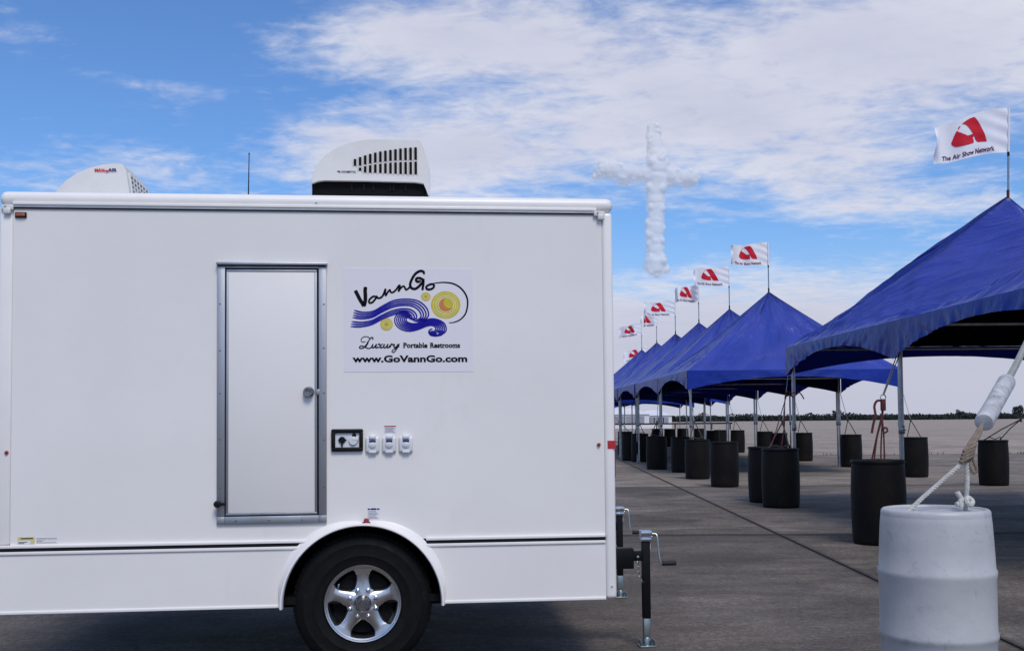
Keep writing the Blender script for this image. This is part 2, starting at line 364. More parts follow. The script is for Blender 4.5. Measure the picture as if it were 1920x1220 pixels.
def text_mb(txt, size, bold=0.0, shear=0.0, sx=1.0):
    cu = bpy.data.curves.new('t', 'FONT'); cu.body = txt; cu.size = size; cu.offset = bold; cu.shear = shear; cu.resolution_u = 3
    o = bpy.data.objects.new('t', cu); me = bpy.data.meshes.new_from_object(o)
    vs = [(v.co.x*sx, v.co.y) for v in me.vertices]; fs = [tuple(p.vertices) for p in me.polygons]
    bpy.data.objects.remove(o); bpy.data.meshes.remove(me); bpy.data.curves.remove(cu)
    w = max(v[0] for v in vs) - min(v[0] for v in vs) if vs else 0
    return vs, fs, w
def fit_text(txt, x0, x1, y, size, bold=0.0, shear=0.0):
    vs, fs, w = text_mb(txt, size, bold, shear); mn = min(v[0] for v in vs); k = (x1-x0)/w
    return [(x0+(v[0]-mn)*k, y+v[1]) for v in vs], fs
def catmull(P, n=6):
    P = [tuple(p) for p in P]; out = []
    for i in range(len(P)-1):
        p0, p1, p2, p3 = P[max(i-1, 0)], P[i], P[i+1], P[min(i+2, len(P)-1)]
        for k in range(n):
            t = k/n; out.append(tuple(.5*((2*b)+(-a+c)*t+(2*a-5*b+4*c-d)*t*t+(-a+3*b-3*c+d)*t**3) for a, b, c, d in zip(p0, p1, p2, p3)))
    out.append(P[-1]); return out
def ribbon2d(P, w, taper=True, n=6):
    """flat brush stroke in 2D; w a width or a function of 0..1"""
    Q = catmull(P, n); vs = []; fs = []; m = len(Q)
    for i, q in enumerate(Q):
        a = Q[max(i-1, 0)]; b = Q[min(i+1, m-1)]; dx, dy = b[0]-a[0], b[1]-a[1]; l = math.hypot(dx, dy) or 1
        t = i/(m-1); ww = (w(t) if callable(w) else w)/2
        if taper: ww *= min(1, .35+min(t, 1-t)*14)
        vs += [(q[0]-dy/l*ww, q[1]+dx/l*ww), (q[0]+dy/l*ww, q[1]-dx/l*ww)]
    for i in range(m-1): fs.append((2*i, 2*i+1, 2*i+3, 2*i+2))
    return vs, fs
def disc2d(cx, cy, r, n=36, ry=None):
    ry = ry or r; return [(cx+r*math.cos(2*PI*k/n), cy+ry*math.sin(2*PI*k/n)) for k in range(n)], [tuple(range(n))]

# ------------------------------------------------------------------ ground, horizon
g = MB(); g.add([(-2500, -900, -.034), (2500, -900, -.034), (2500, 3200, -.034), (-2500, 3200, -.034)], [(0, 1, 2, 3)])
ground = g.build('ground', 'ground_sheet', smooth=False); tag(ground, kind='structure')
SY = R(-1.25)        # slab grid direction
def slab_pt(i, j): # grid corner: longitudinal joint 0 passes (3.13,9.47); cross joint 0 at Y 13.4
    o = Vector((3.13+.0218*(13.38-9.47), 13.38, 0)); ax = Vector((math.cos(SY), math.sin(SY), 0)) ; ay = Vector((-math.sin(SY), math.cos(SY), 0))
    return o + ax*(i*8.9) + ay*(j*9.6)
f = MB(); a, b_, c_, d_ = slab_pt(-4, -4), slab_pt(12, -4), slab_pt(12, 14), slab_pt(-4, 14)
f.add([(p.x, p.y, -.014) for p in (a, b_, c_, d_)], [(0, 1, 2, 3)])
tag(f.build('joint_sealant', 'joint_filler', ground, smooth=False), kind='structure')
sm = MB(); J = .017; sm.box(J, 8.9-J, J, 9.6-J, -.013, 0, bev=.005, seg=1); sme = [sm.mesh('concrete_slab', m_, smooth=False) for m_ in ('near_shade_concrete', 'mid_shade_concrete', 'pale_concrete', 'field_concrete')]
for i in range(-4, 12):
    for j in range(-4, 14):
        o = bpy.data.objects.new('concrete_slab', sme[0 if j < 0 else 1 if j < 1 else 2 if j < 3 else 3]); col.objects.link(o); o.parent = ground  # rows lighten with distance: near shade and far grazing light put into colour
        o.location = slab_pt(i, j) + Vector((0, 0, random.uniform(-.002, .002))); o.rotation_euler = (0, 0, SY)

# distant treeline: one mass of leaf clumps
def leaf_cloud(mb, c, rx, ry, rz, n, s):
    for _ in range(n):
        while True:
            p = Vector((random.uniform(-1, 1), random.uniform(-1, 1), random.uniform(-1, 1)))
            if .25 < p.length < 1: break
        q = Vector((c[0]+p.x*rx, c[1]+p.y*ry, max(.0, c[2]+p.z*rz)))
        a = Vector((random.gauss(0, 1), random.gauss(0, 1), random.gauss(0, 1))).normalized(); b = a.orthogonal().normalized(); cc = a.cross(b)
        k = s*random.uniform(.6, 1.3)
        mb.add([q+b*k, q+cc*k*.8, q-b*k*.9, q-cc*k], [(0, 1, 2, 3)])
tl = MB(); x = -420.0
while x < 560:
    base = 3.9 + 1.1*noise.noise((x*.022, 3, 0)) + 1.2*noise.noise((x*.07, 9, 0))
    if random.random() < .10: base += random.uniform(.6, 1.8)
    base = max(base, 3.0)
    yy = 690 + 25*noise.noise((x*.01, 1, 1))
    leaf_cloud(tl, (x, yy, base*.5), 5.0, 7, base*.52, 150, .62)
    x += random.uniform(3.0, 5.5)
tl.add([(-420, 697, 0), (560, 697, 0), (560, 697, 3.2), (-420, 697, 3.2)], [(0, 1, 2, 3)])
tag(tl.build('distant_treeline', 'leaf', smooth=False), 'long low dark wood along the far edge of the airfield', 'woods', kind='stuff')
def far_tree(x, y, h, label):
    t = thing('tree', label, 'tree', (x, y, 0), group='single trees rising above the treeline')
    tr = MB().tube([(0, 0, 0), (.2, 0, h*.3), (0, .1, h*.62)], [h*.04, h*.03, h*.015], 8)
    for k in range(4): tr.tube([(.1, 0, h*(.3+.06*k)), (math.cos(k*1.7)*h*.22, math.sin(k*1.7)*h*.2, h*(.55+.07*k))], [h*.015, h*.005], 6)
    tr.build('trunk', 'bark', t)
    cr = MB()
    for k in range(9): leaf_cloud(cr, (random.uniform(-.26, .26)*h, random.uniform(-.2, .2)*h, h*random.uniform(.45, .86)), h*.19, h*.19, h*.15, 90, h*.045)
    cr.build('crown', 'leaf', t, smooth=False)
far_tree(301, 655, 8.6, 'tallest of the far trees, at the right edge of the photo beyond the airfield')
far_tree(195, 660, 6.4, 'round far tree on the horizon above the black drum by the second tent leg')
far_tree(268, 658, 6.2, 'round far tree on the horizon left of the white foam sleeve')

# weeds in the joints
wd = MB()
for k in range(150):
    i = random.choice((0, 0, 1, 1, 2)); p = slab_pt(0, 2) ; 
    ax = Vector((math.cos(SY), math.sin(SY), 0)); q = slab_pt(0, random.choice((2, 3, 3, 3))) + ax*random.uniform(6, 26)
    if random.random() < .5: q = slab_pt(0, 3) + ax*random.uniform(15, 22)
    for b in range(5):
        d = Vector((random.uniform(-.07, .07), random.uniform(-.04, .04), random.uniform(.04, .15))); w = Vector((.008, 0, 0))
        wd.add([q-w, q+w, q+d], [(0, 1, 2)])
tag(wd.build('weeds', 'weed', smooth=False), 'tufts of dry weeds growing in the far pavement joints', 'weeds', kind='stuff')

# ------------------------------------------------------------------ restroom trailer
TL = 3.395; TW = 2.44
trailer = thing('restroom_trailer', 'white box restroom trailer with a side door, logo panel and alloy wheel', 'trailer', (-2.787, 5.98, 0), R(5.917))
WC = (1.953, .388); RO = .437
def arc(r, a0, a1, n=28): return [(WC[0]+r*math.cos(a0+(a1-a0)*k/n), WC[1]+r*math.sin(a0+(a1-a0)*k/n)) for k in range(n+1)]
def notch_poly(x0, x1, z0, z1, r):
    """rectangle whose lower edge is cut by the wheel arch; points run clockwise"""
    h = max(z0-WC[1], 0.0); a = math.asin(min(1, h/r))
    return [(x0, z0), (x0, z1), (x1, z1), (x1, z0)] + arc(r, a, PI-a)
p = MB().prism(notch_poly(.06, 3.331, .745, 2.603, RO), 0, .03); p.build('side_wall', 'gelcoat', trailer, angle=30)
# lower skirt: two pieces each side of the arch
hs = math.acos((.70-WC[1])/RO)   # half angle at skirt top
def skirt(side):
    a_top = math.asin((.703-WC[1])/RO); a_bot = math.asin((.392-WC[1])/RO)
    if side < 0:
        pl = [(-.014, .392), (-.014, .703)] + arc(RO, PI-a_top, PI-a_bot, 12)
    else:
        pl = [(3.331, .703), (3.331, .392)] + arc(RO, a_bot, a_top, 12)
    return pl
for s_ in (-1, 1): MB().prism(skirt(s_), -.002, .03).build('skirt_panel', 'gelcoat', trailer, angle=30)
for (x0, x1) in ((-.016, 1.640), (2.308, 3.330)):
    mo = MB().box(x0, x1, -.014, .01, .735, .752, .004).build('trim_moulding', 'gelcoat_trim', trailer)
    MB().box(x0, x1, -.006, .01, .717, .7345, .001, 1).build('trim_insert', 'dark_gasket', mo)
    MB().box(x0, x1, -.011, .01, .700, .7165, .003).build('trim_lip', 'gelcoat_trim', mo)
for (x0, x1) in ((-.015, 1.50), (2.405, 3.331)): MB().box(x0, x1, -.008, .02, .380, .396, .003).build('bottom_edge', 'gelcoat_trim', trailer)
MB().box(0, TL, TW-.03, TW, .39, 2.603).build('far_wall', 'gelcoat', trailer)
MB().box(0, .03, .06, TW-.03, .39, 2.603).build('end_wall', 'gelcoat', trailer)
MB().box(TL-.03, TL, .06, TW-.03, .39, 2.603).build('end_wall', 'gelcoat', trailer)
MB().box(.03, TL-.03, .03, TW-.03, .39, .43).build('floor', 'chassis', trailer)
MB().box(-.020, TL+.006, -.006, TW+.006, 2.603, 2.688, .04, 5).build('roof_cap', 'gelcoat_trim', trailer)
MB().box(3.331, TL, -.004, .06, .382, 2.602, .022, 4).build('corner_post', 'gelcoat_trim', trailer)
MB().box(-.014, .059, -.004, .06, .753, 2.602, .012, 3).build('corner_post', 'gelcoat_trim', trailer)
gu = MB().box(.058, 3.300, -.016, .0, 2.607, 2.625, .004).build('gutter_rail', 'gelcoat_trim', trailer)
MB().box(.058, 3.300, -.013, -.002, 2.593, 2.6065, .002, 1).build('gutter_lip', 'aluminium', gu)
MB().box(.058, 3.300, -.010, -.0021, 2.588, 2.5925, .001, 1).build('gutter_shadow_strip', 'dark_gasket', gu)  # dark strip painted in as the shadow line below the gutter
for (x, sgn) in ((3.318, 1), (.034, -1)):
    br = MB().box(x-.035, x+.03, -.022, -.005, 2.577, 2.606, .006)
    br.box(x+.005*sgn-.018, x+.005*sgn+.022, -.028, -.006, 2.555, 2.590, .008)
    br.lathe([(0, -.0225), (.005, -.0225), (.005, -.030), (0, -.031)], (x-.012, 0, 2.600), 'Y', 10)
    br.build('gutter_bracket', 'ac_plastic', trailer)
for k, (x, z) in enumerate([(3.365, .455), (1.7, 2.618), (1.70, 2.64), (.075, 2.618)]):
    MB().lathe([(0, -.004), (.005, -.004), (.005, -.008), (0, -.010)], (x, -.003, z), 'Y', 8).build('screw', 'aluminium', trailer)
# fender flare: ring with a rolled concave section
fl = MB(); prof = [(.437, .004), (.4375, -.046), (.443, -.054), (.451, -.052), (.462, -.030), (.474, -.012), (.492, -.0045), (.492, .004)]
vs = []; n_ = 56; a0, a1 = R(-1.5), R(181.5)
for k in range(n_+1):
    a = a0+(a1-a0)*k/n_; top = math.sin(a)
    for (r, y) in prof:
        rr = r if r < .455 else .452+(r-.452)*(.20+.80*abs(math.sin(2*a)))
        rr -= .002*top
        vs.append((WC[0]+rr*math.cos(a), y, WC[1]+rr*math.sin(a)))
m_ = len(prof); fs = [(k*m_+i, (k+1)*m_+i, (k+1)*m_+i+1, k*m_+i+1) for k in range(n_) for i in range(m_-1)]
fl.add(vs, fs).build('fender_flare', 'gelcoat_trim', trailer, angle=50)
ww = MB(); ww.grid(lambda a, b: (WC[0]+.4365*math.cos(PI*a), .001+b*.42, WC[1]+.4365*math.sin(PI*a)), 30, 1)
ww.add([(WC[0], .42, WC[1])]+[(WC[0]+.437*math.cos(PI*k/24), .42, WC[1]+.437*math.sin(PI*k/24)) for k in range(25)], [(0, k+1, k+2) for k in range(24)])
ww.build('wheel_well', 'chassis', trailer)
# wheels
def wheel(v0, sgn, parent):
    w = bpy.data.objects.new('wheel', None); col.objects.link(w); w.parent = parent; w.location = (WC[0], v0, WC[1]); w.rotation_euler = (0, 0, 0 if sgn > 0 else PI)
    T = .236
    tp = [(.216, .035), (.218, .012), (.226, .004), (.240, .003), (.262, -.004), (.268, -.0065), (.274, -.004), (.300, -.008), (.326, -.003), (.330, -.005), (.334, -.002), (.352, .004), (.368, .014), (.378, .024), (.384, .036), (.386, .050), (.3865, .070),
          (.378, .072), (.378, .079), (.387, .081), (.3875, .110), (.379, .112), (.379, .124), (.3875, .126), (.387, .155), (.378, .157), (.378, .164), (.3865, .166), (.385, .190), (.376, .212), (.352, .232), (.300, .242), (.240, .236), (.216, .205)]
    MB().lathe(tp, n=96, axis='Y', closed=True).build('tyre', 'rubber', w, angle=40)
    tb = MB()
    for k in range(72):          # shoulder tread blocks
        a = 2*PI*k/72; M = Matrix.Rotation(-a, 4, 'Y') @ Matrix.Translation((.378, 0, 0))
        tb.box(-.012, .0095, .030, .066, -.0115, .0115, 0, M=M)
    tag(tb.build('tread_blocks', 'rubber', w, smooth=False), kind='stuff')
    rp = [(.188, .10), (.188, .045), (.190, .022), (.195, .010), (.2035, .007), (.206, .001), (.2125, -.001), (.217, .004), (.218, .014), (.210, .020), (.209, .05), (.214, .10), (.214, .2), (.188, .2)]
    rim = MB().lathe(rp, n=72, axis='Y', closed=True).build('rim', 'alloy', w, angle=40)
    sp = MB()
    for k in range(5):
        a = PI/2+k*2*PI/5; ca, sa = math.cos(a), math.sin(a); secs = []
        for (r, hw, y, dp) in [(.030, .034, .006, .05), (.062, .046, .010, .05), (.088, .043, .014, .045), (.115, .036, .015, .04), (.140, .033, .015, .036), (.160, .036, .014, .034), (.176, .046, .012, .03), (.194, .066, .009, .03)]:
            sec = [(-hw-.004, y+dp), (-hw, y+.007), (-hw+.005, y+.001), (0, y), (hw-.005, y+.001), (hw, y+.007), (hw+.004, y+dp)]
            secs.append([(ca*r-sa*s_, yy, sa*r+ca*s_) for (s_, yy) in sec])
        vs = [p for s_ in secs for p in s_]; fs = []
        for i in range(7):
            for j in range(6): fs.append((i*7+j, (i+1)*7+j, (i+1)*7+j+1, i*7+j+1))
        sp.add(vs, fs)
    sp.lathe([(0, .009), (.070, .011), (.092, .018), (.092, .06)], n=40, axis='Y')
    sp.build('spokes', 'alloy', w, angle=50)
    MB().lathe([(0, .07), (.17, .07), (.17, .11), (.10, .12)], n=40, axis='Y').build('brake_drum', 'chassis', w)
    cp = MB().lathe([(0, -.030), (.018, -.030), (.020, -.028), (.034, -.028), (.038, -.025), (.041, -.018), (.043, -.004), (.048, .002), (.049, .012)], n=36, axis='Y'); cp.build('hub_cap', 'cap_metal', w, angle=30)
    MB().lathe([(.0235, -.0285), (.025, -.031), (.0275, -.031), (.029, -.0285)], n=30, axis='Y').build('cap_ring', 'chrome', w)
    for k in range(8):
        a = PI/8+k*PI/4
        MB().lathe([(.0, -.012), (.006, -.011), (.0088, -.006), (.009, .006), (.0125, .008), (.0125, .014)], (.0775*math.cos(a), 0, .0775*math.sin(a)), 'Y', 10).build('lug_nut', 'chrome', w)
    MB().box(-.004, .004, .012, .016, -.016, .016, .002, M=Matrix.Translation((-.135, 0, .095)) @ Matrix.Rotation(.1, 4, 'Y')).build('balance_weight', 'zinc', w)
    MB().lathe([(.004, .0165), (.009, .0165), (.009, .018), (.004, .018)], (.084, 0, -.112), 'Y', 14, closed=True).build('sticker', 'ink_navy', w)
    return w
wheel(.012, 1, trailer); wheel(TW-.012, -1, trailer)
ax = MB().tube([(WC[0], .2, WC[1]-.03), (WC[0], TW-.2, WC[1]-.03)], .035, 12); ax.box(WC[0]-.35, WC[0]+.35, .32, .40, .30, .36); ax.box(WC[0]-.35, WC[0]+.35, TW-.40, TW-.32, .30, .36); ax.build('axle', 'chassis', trailer)
ch = MB()
for v in (.28, TW-.36): ch.box(.0, TL-.05, v, v+.07, .335, .39)
for x in (.1, .8, 1.5, 2.4, 3.1): ch.box(x, x+.05, .35, TW-.36, .34, .385)
ch.build('chassis_frame', 'chassis', trailer)
# door
dr = bpy.data.objects.new('door', None); col.objects.link(dr); dr.parent = trailer
X0, X1, Z0, Z1 = 1.156, 1.756, .844, 2.297
fw = .043
fr = MB(); 
for (a, b, c, d) in ((X0, X0+fw, Z0+fw, Z1-.018), (X1-fw, X1, Z0+fw, Z1-.018)): fr.box(a, b, -.016, .001, c, d, .003)
fr.box(X0+fw, X1-fw, -.0155, .001, Z0+.0, Z0+fw, .003); fr.box(X0, X0+fw, -.0155, .001, Z0, Z0+fw-.0005, .003); fr.box(X1-fw, X1, -.0155, .001, Z0, Z0+fw-.0005, .003)
fr.box(X0+fw, X1-fw, -.0155, .001, Z1-.032, Z1-.018, .002)
fo = fr.build('door_frame', 'aluminium', dr)
MB().box(X0-.004, X1+.006, -.034, .001, Z1-.016, Z1, .004).build('drip_cap', 'aluminium', fo)
MB().box(X0, X1, -.024, .0, Z1-.0215, Z1-.0165).build('drip_seal', 'dark_gasket', fo)
sc = MB()
for z in (1.05, 1.31, 1.56, 1.81, 2.07): 
    for x in (X0+.016, X1-.014): MB().lathe([(0, -.0185), (.0045, -.018), (.0055, -.0155)], (x, 0, z+random.uniform(-.01, .01)), 'Y', 8).build('screw', 'cap_metal', fo)
for x in (1.26, 1.44, 1.62): MB().lathe([(0, -.0185), (.0045, -.018), (.0055, -.0155)], (x, 0, Z0+.02), 'Y', 8).build('screw', 'cap_metal', fo)
MB().box(X0+fw, X1-fw, -.006, .001, Z0+fw, Z1-.032).build('door_gasket', 'dark_gasket', dr)
ed = MB(); ex0, ex1, ez0, ez1 = X0+fw+.006, X1-fw-.010, Z0+fw+.006, Z1-.040; ew = .013
ed.box(ex0, ex0+ew, -.013, -.004, ez0+ew, ez1-ew, .002); ed.box(ex1-ew, ex1, -.013, -.004, ez0+ew, ez1-ew, .002)
ed.box(ex0, ex1, -.0128, -.004, ez0, ez0+ew-.0005, .002); ed.box(ex0, ex1, -.0128, -.004, ez1-ew+.0005, ez1, .002)
ed.build('door_edge_strip', 'aluminium', dr)
MB().box(ex0+ew, ex1-ew, -.011, -.004, ez0+ew, ez1-ew, .0015).build('door_panel', 'door_skin', dr)
MB().lathe([(0, -.052), (.010, -.053), (.012, -.049), (.020, -.050), (.026, -.044), (.029, -.034), (.025, -.026), (.013, -.024), (.012, -.018), (.031, -.016), (.032, -.011)], (1.657, 0, 1.571), 'Y', 28).build('door_knob', 'cap_metal', dr)
MB().box(X1-fw-.014, X1-fw+.006, -.017, -.012, 1.555, 1.587, .002).build('latch_plate', 'aluminium', dr)
st = MB().lathe([(0, -.060), (.010, -.060), (.018, -.052), (.020, -.040), (.014, -.030), (.010, -.016)], (1.163, 0, .958), 'Y', 18); st.box(1.163, 1.205, -.030, -.017, .950, .966, .004); st.build('door_stop', 'black_plastic', trailer)
# power inlet
inl = MB(); inl.box(1.781, 1.958, -.020, 0, 1.238, 1.262, .008); inl.box(1.781, 1.958, -.020, 0, 1.341, 1.364, .008)
inl.box(1.781, 1.804, -.0195, 0, 1.255, 1.350, .006); inl.box(1.936, 1.958, -.0195, 0, 1.255, 1.350, .006)
inlet = inl.build('power_inlet', 'black_plastic', trailer)
MB().box(1.804, 1.936, -.006, -.001, 1.262, 1.341).build('inlet_plate', 'white_plastic', inlet)
sk_ = MB().lathe([(0, -.020), (.012, -.021), (.018, -.016), (.019, -.006)], (1.841, 0, 1.303), 'Y', 16); sk_.box(1.836, 1.846, -.017, -.006, 1.266, 1.298, .002); sk_.tube([(1.820, -.012, 1.303), (1.866, -.012, 1.303)], .0035, 6); sk_.build('inlet_socket', 'black_plastic', inlet)
lidp = MB().lathe([(0, -.017), (.022, -.016), (.026, -.010), (.026, -.006)], (1.903, 0, 1.297), 'Y', 20); lidp.box(1.893, 1.932, -.018, -.006, 1.296, 1.318, .005); lidp.build('inlet_lid', 'white_plastic', inlet)
MB().lathe([(0, -.012), (.012, -.011), (.012, -.0065)], (1.908, 0, 1.328), 'Y', 14).build('inlet_button', 'black_plastic', inlet)
for (a, b) in ((1.972, 2.049), (2.0645, 2.1425), (2.158, 2.2365)):
    c = (a+b)/2
    bx = MB().box(a, b, -.020, 0, 1.232, 1.318, .010, 3); bx.box(c-.022, c+.022, -.024, -.001, 1.226, 1.242, .006); bx.box(c-.020, c+.020, -.030, -.001, 1.304, 1.329, .008, 3)
    ob = bx.build('outlet_cover', 'white_plastic', trailer)
    MB().lathe([(0, -.029), (.016, -.028), (.022, -.0235), (.022, -.019)], (c-.001, 0, 1.276), 'Y', 20).build('outlet_flap', 'white_plastic', ob)
    MB().box(c-.018, c+.018, -.0315, -.022, 1.290, 1.300, .002).build('outlet_print_strip', 'ink_navy', ob)
# decals
def flat(art, fn, y, name, m, parent, th=.0):
    """art: list of (verts2d, faces); fn maps 2d to (u,z); laid at depth y facing -y"""
    mb = MB()
    for vs, fs in art:
        q = [(fn(v)[0], y, fn(v)[1]) for v in vs]; ff = []
        for f_ in fs:
            f_ = list(dict.fromkeys(f_))
            if len(f_) < 3: continue
            A = Vector(q[f_[0]]); nn = Vector((0, 0, 0))
            for i in range(1, len(f_)-1): nn += (Vector(q[f_[i]])-A).cross(Vector(q[f_[i+1]])-A)
            ff.append(tuple(f_) if nn.y < 0 else tuple(f_[::-1]))
        mb.add(q, ff)
    return mb.build(name, m, parent, smooth=False)
LG = lambda p: (1.779+p[0]*(.903/1525), 2.341-p[1]*(.728/1220))
I2 = lambda p: p
logo = MB().box(1.853, 2.581, -.0015, 0, 1.683, 2.270).build('logo_panel', 'decal_film', trailer)
strokes = [
 ([(232, 330), (250, 365), (275, 415), (300, 455), (313, 480)], 26), ([(312, 482), (326, 430), (327, 370), (325, 330), (330, 296)], 27),
 ([(430, 388), (400, 388), (366, 418), (364, 446), (392, 444), (424, 408), (434, 386), (444, 402), (474, 398), (494, 376), (508, 344), (519, 312)], 13),
 ([(519, 312), (514, 350), (526, 384)], 15), ([(522, 376), (545, 338), (561, 325), (568, 346), (592, 346), (622, 318), (640, 290), (656, 275)], 12),
 ([(656, 275), (650, 310), (640, 340)], 14), ([(640, 342), (664, 306), (690, 288), (702, 300), (714, 322), (738, 308), (752, 290)], 12),
 ([(888, 176), (880, 150), (850, 143), (806, 168), (770, 222), (753, 275), (770, 308), (806, 312), (846, 280), (876, 236), (852, 213), (820, 212), (810, 232), (828, 246), (856, 236)], 18),
 ([(880, 214), (880, 260), (874, 300), (870, 326)], 17),
 ([(984, 268), (946, 270), (910, 290), (912, 314), (944, 318), (976, 300), (984, 268)], 15)]
art = [ribbon2d(P, w*1.2+3) for P, w in strokes]
art.append(ribbon2d([(965, 262), (1020, 254), (1090, 251), (1170, 264), (1240, 306), (1290, 375), (1304, 450), (1284, 545), (1232, 605), (1170, 632), (1122, 636)], lambda t: 5+11*math.sin(PI*min(1, t*1.0))**.7, False))
flat(art, LG, -.0032, 'brush_lettering', 'ink', logo)
# waves
def lerpc(A, B, t): return [(a[0]*(1-t)+b[0]*t, a[1]*(1-t)+b[1]*t) for a, b in zip(A, B)]
O1 = [(220, 518), (300, 538), (400, 528), (500, 472), (600, 425), (720, 412), (830, 430), (905, 490), (928, 560), (895, 605), (840, 612)]
I1 = [(186, 672), (280, 674), (380, 655), (470, 610), (560, 570), (640, 545), (700, 540), (740, 550), (765, 572), (770, 590), (765, 600)]
waves = []
for k in range(7):
    t = (0, .15, .30, .44, .70, .85, 1.0)[k]; waves.append(ribbon2d(lerpc(O1, I1, t), lambda s_, k=k: 15*(1-.15*s_), True))
O2 = [(745, 545), (690, 528), (640, 545), (606, 595), (616, 655), (668, 700), (745, 718), (830, 700), (900, 672), (950, 662), (985, 672), (998, 698), (980, 712)]
I2_ = [(770, 610), (740, 590), (718, 592), (712, 612), (735, 635), (780, 645), (830, 640), (880, 625), (930, 602), (1000, 602), (1075, 640), (1095, 710), (1040, 760)]
for k in range(7):
    t = k/6; waves.append(ribbon2d(lerpc(O2, I2_, t), lambda s_: 12 if t > .3 else 11, True))
waves.append(ribbon2d([(1060, 745), (1000, 758), (950, 752), (930, 725), (945, 700), (965, 700)], lambda t: 24*(1-.6*t), True))
waves.append(ribbon2d([(760, 590), (800, 618), (860, 622), (915, 606)], 15, True)); waves.append(disc2d(968, 738, 38, ry=26))
flat(waves, LG, -.0032, 'wave_strokes', 'ink_blue', logo)
for dsc in (disc2d(1092, 466, 141, 48, 131), disc2d(902, 388, 46, 28, 42), disc2d(527, 652, 60, 32, 60)): flat([dsc], LG, -.0026, 'sun_disc', 'ink_yellow', logo)
ring = lambda cx, cy, r, w=7: ribbon2d([(cx+r*math.cos(a*PI/8), cy+r*.94*math.sin(a*PI/8)) for a in range(17)], w, False, 3)
for rg in (ring(1092, 466, 118, 5), ring(1094, 466, 96, 9), ring(1095, 464, 74, 10), ring(902, 388, 34, 4), ring(902, 388, 22, 5), ring(527, 652, 46, 5), ring(527, 652, 30, 6)): flat([rg], LG, -.0032, 'sun_ring', 'ink_pale', logo)
cres = [(1090, 402), (1050, 420), (1028, 460), (1040, 505), (1080, 528), (1125, 522), (1160, 490), (1130, 496), (1095, 486), (1072, 455), (1074, 425)]
bm = bmesh.new(); vv = [bm.verts.new((p[0], p[1], 0)) for p in catmull(cres+[cres[0]], 4)[:-1]]; bm.faces.new(vv); bmesh.ops.triangulate(bm, faces=bm.faces)
bm.verts.index_update(); ct = ([(v.co.x, v.co.y) for v in bm.verts], [[v.index for v in f_.verts] for f_ in bm.faces]); bm.free()
flat([ct], LG, -.0038, 'crescent', 'ink_orange', logo)
for dsc in (disc2d(902, 388, 6, 10), disc2d(527, 652, 7, 10)): flat([dsc], LG, -.0038, 'sun_dot', 'ink_orange', logo)
# "Luxury" in script
lux = [([(392, 800), (398, 782), (384, 776), (362, 800), (342, 840), (318, 868), (288, 880), (270, 872), (284, 856), (318, 864), (352, 880), (378, 872), (398, 856)], 6.5),
       ([(374, 790), (352, 772), (320, 768), (292, 784), (286, 806), (302, 820), (328, 814)], 4.5),
       ([(352, 815), (340, 842), (322, 864)], 10),
       ([(400, 838), (388, 862), (396, 874), (414, 864), (432, 838)], 7.5), ([(434, 838), (422, 864), (430, 874), (446, 864)], 8),
       ([(446, 846), (458, 838), (466, 852), (468, 868), (478, 874), (490, 864)], 8), ([(496, 840), (482, 842), (466, 860), (452, 872), (440, 868)], 5),
       ([(510, 838), (498, 862), (506, 874), (524, 864), (540, 838)], 7.5), ([(542, 838), (530, 864), (538, 874), (554, 862), (562, 846)], 7.5),
       ([(556, 874), (568, 850), (576, 836), (584, 846), (596, 840)], 7), ([(604, 838), (596, 860), (604, 872), (622, 862), (640, 836)], 7.5),
       ([(650, 834), (634, 866), (612, 900), (594, 918), (578, 912), (586, 896), (616, 880), (650, 858)], 5.5)]
flat([ribbon2d([(x, 1.0*y) for x, y in P], w*1.6) for P, w in lux], LG, -.0032, 'script_word', 'ink', logo)
# serif words: sans strokes plus slab serifs
def serif(txt, x0, x1, y, size, bold):
    vs, fs = fit_text(txt, x0, x1, 0, size, bold); vs = [(v[0], y-v[1]) for v in vs]; return (vs, fs)
flat([serif('Portable', 686, 916, 873, 66, 2.2), serif('Restrooms', 942, 1228, 873, 66, 2.2)], LG, -.0032, 'serif_words', 'ink', logo)
srf = []
for (xx, yy, w) in [(694, 872, 22), (694, 836, 14), (732, 872, 0), (765, 872, 18), (952, 872, 20), (952, 836, 14), (980, 872, 16), (1070, 872, 18), (1170, 872, 16), (1192, 872, 14), (1208, 872, 12), (850, 872, 0), (880, 872, 18)]:
    if w: srf.append(([(xx-w/2, yy-2.5), (xx+w/2, yy-2.5), (xx+w/2, yy+2), (xx-w/2, yy+2)], [(0, 1, 2, 3)]))
tag(flat(srf, LG, -.0036, 'serif_feet', 'ink', logo), kind='stuff')
vs, fs = fit_text('www.GoVannGo.com', 204, 1296, 0, 86, 3.2)
flat([([(v[0], 1008-v[1]) for v in vs], fs)], LG, -.0032, 'web_address', 'ink', logo)
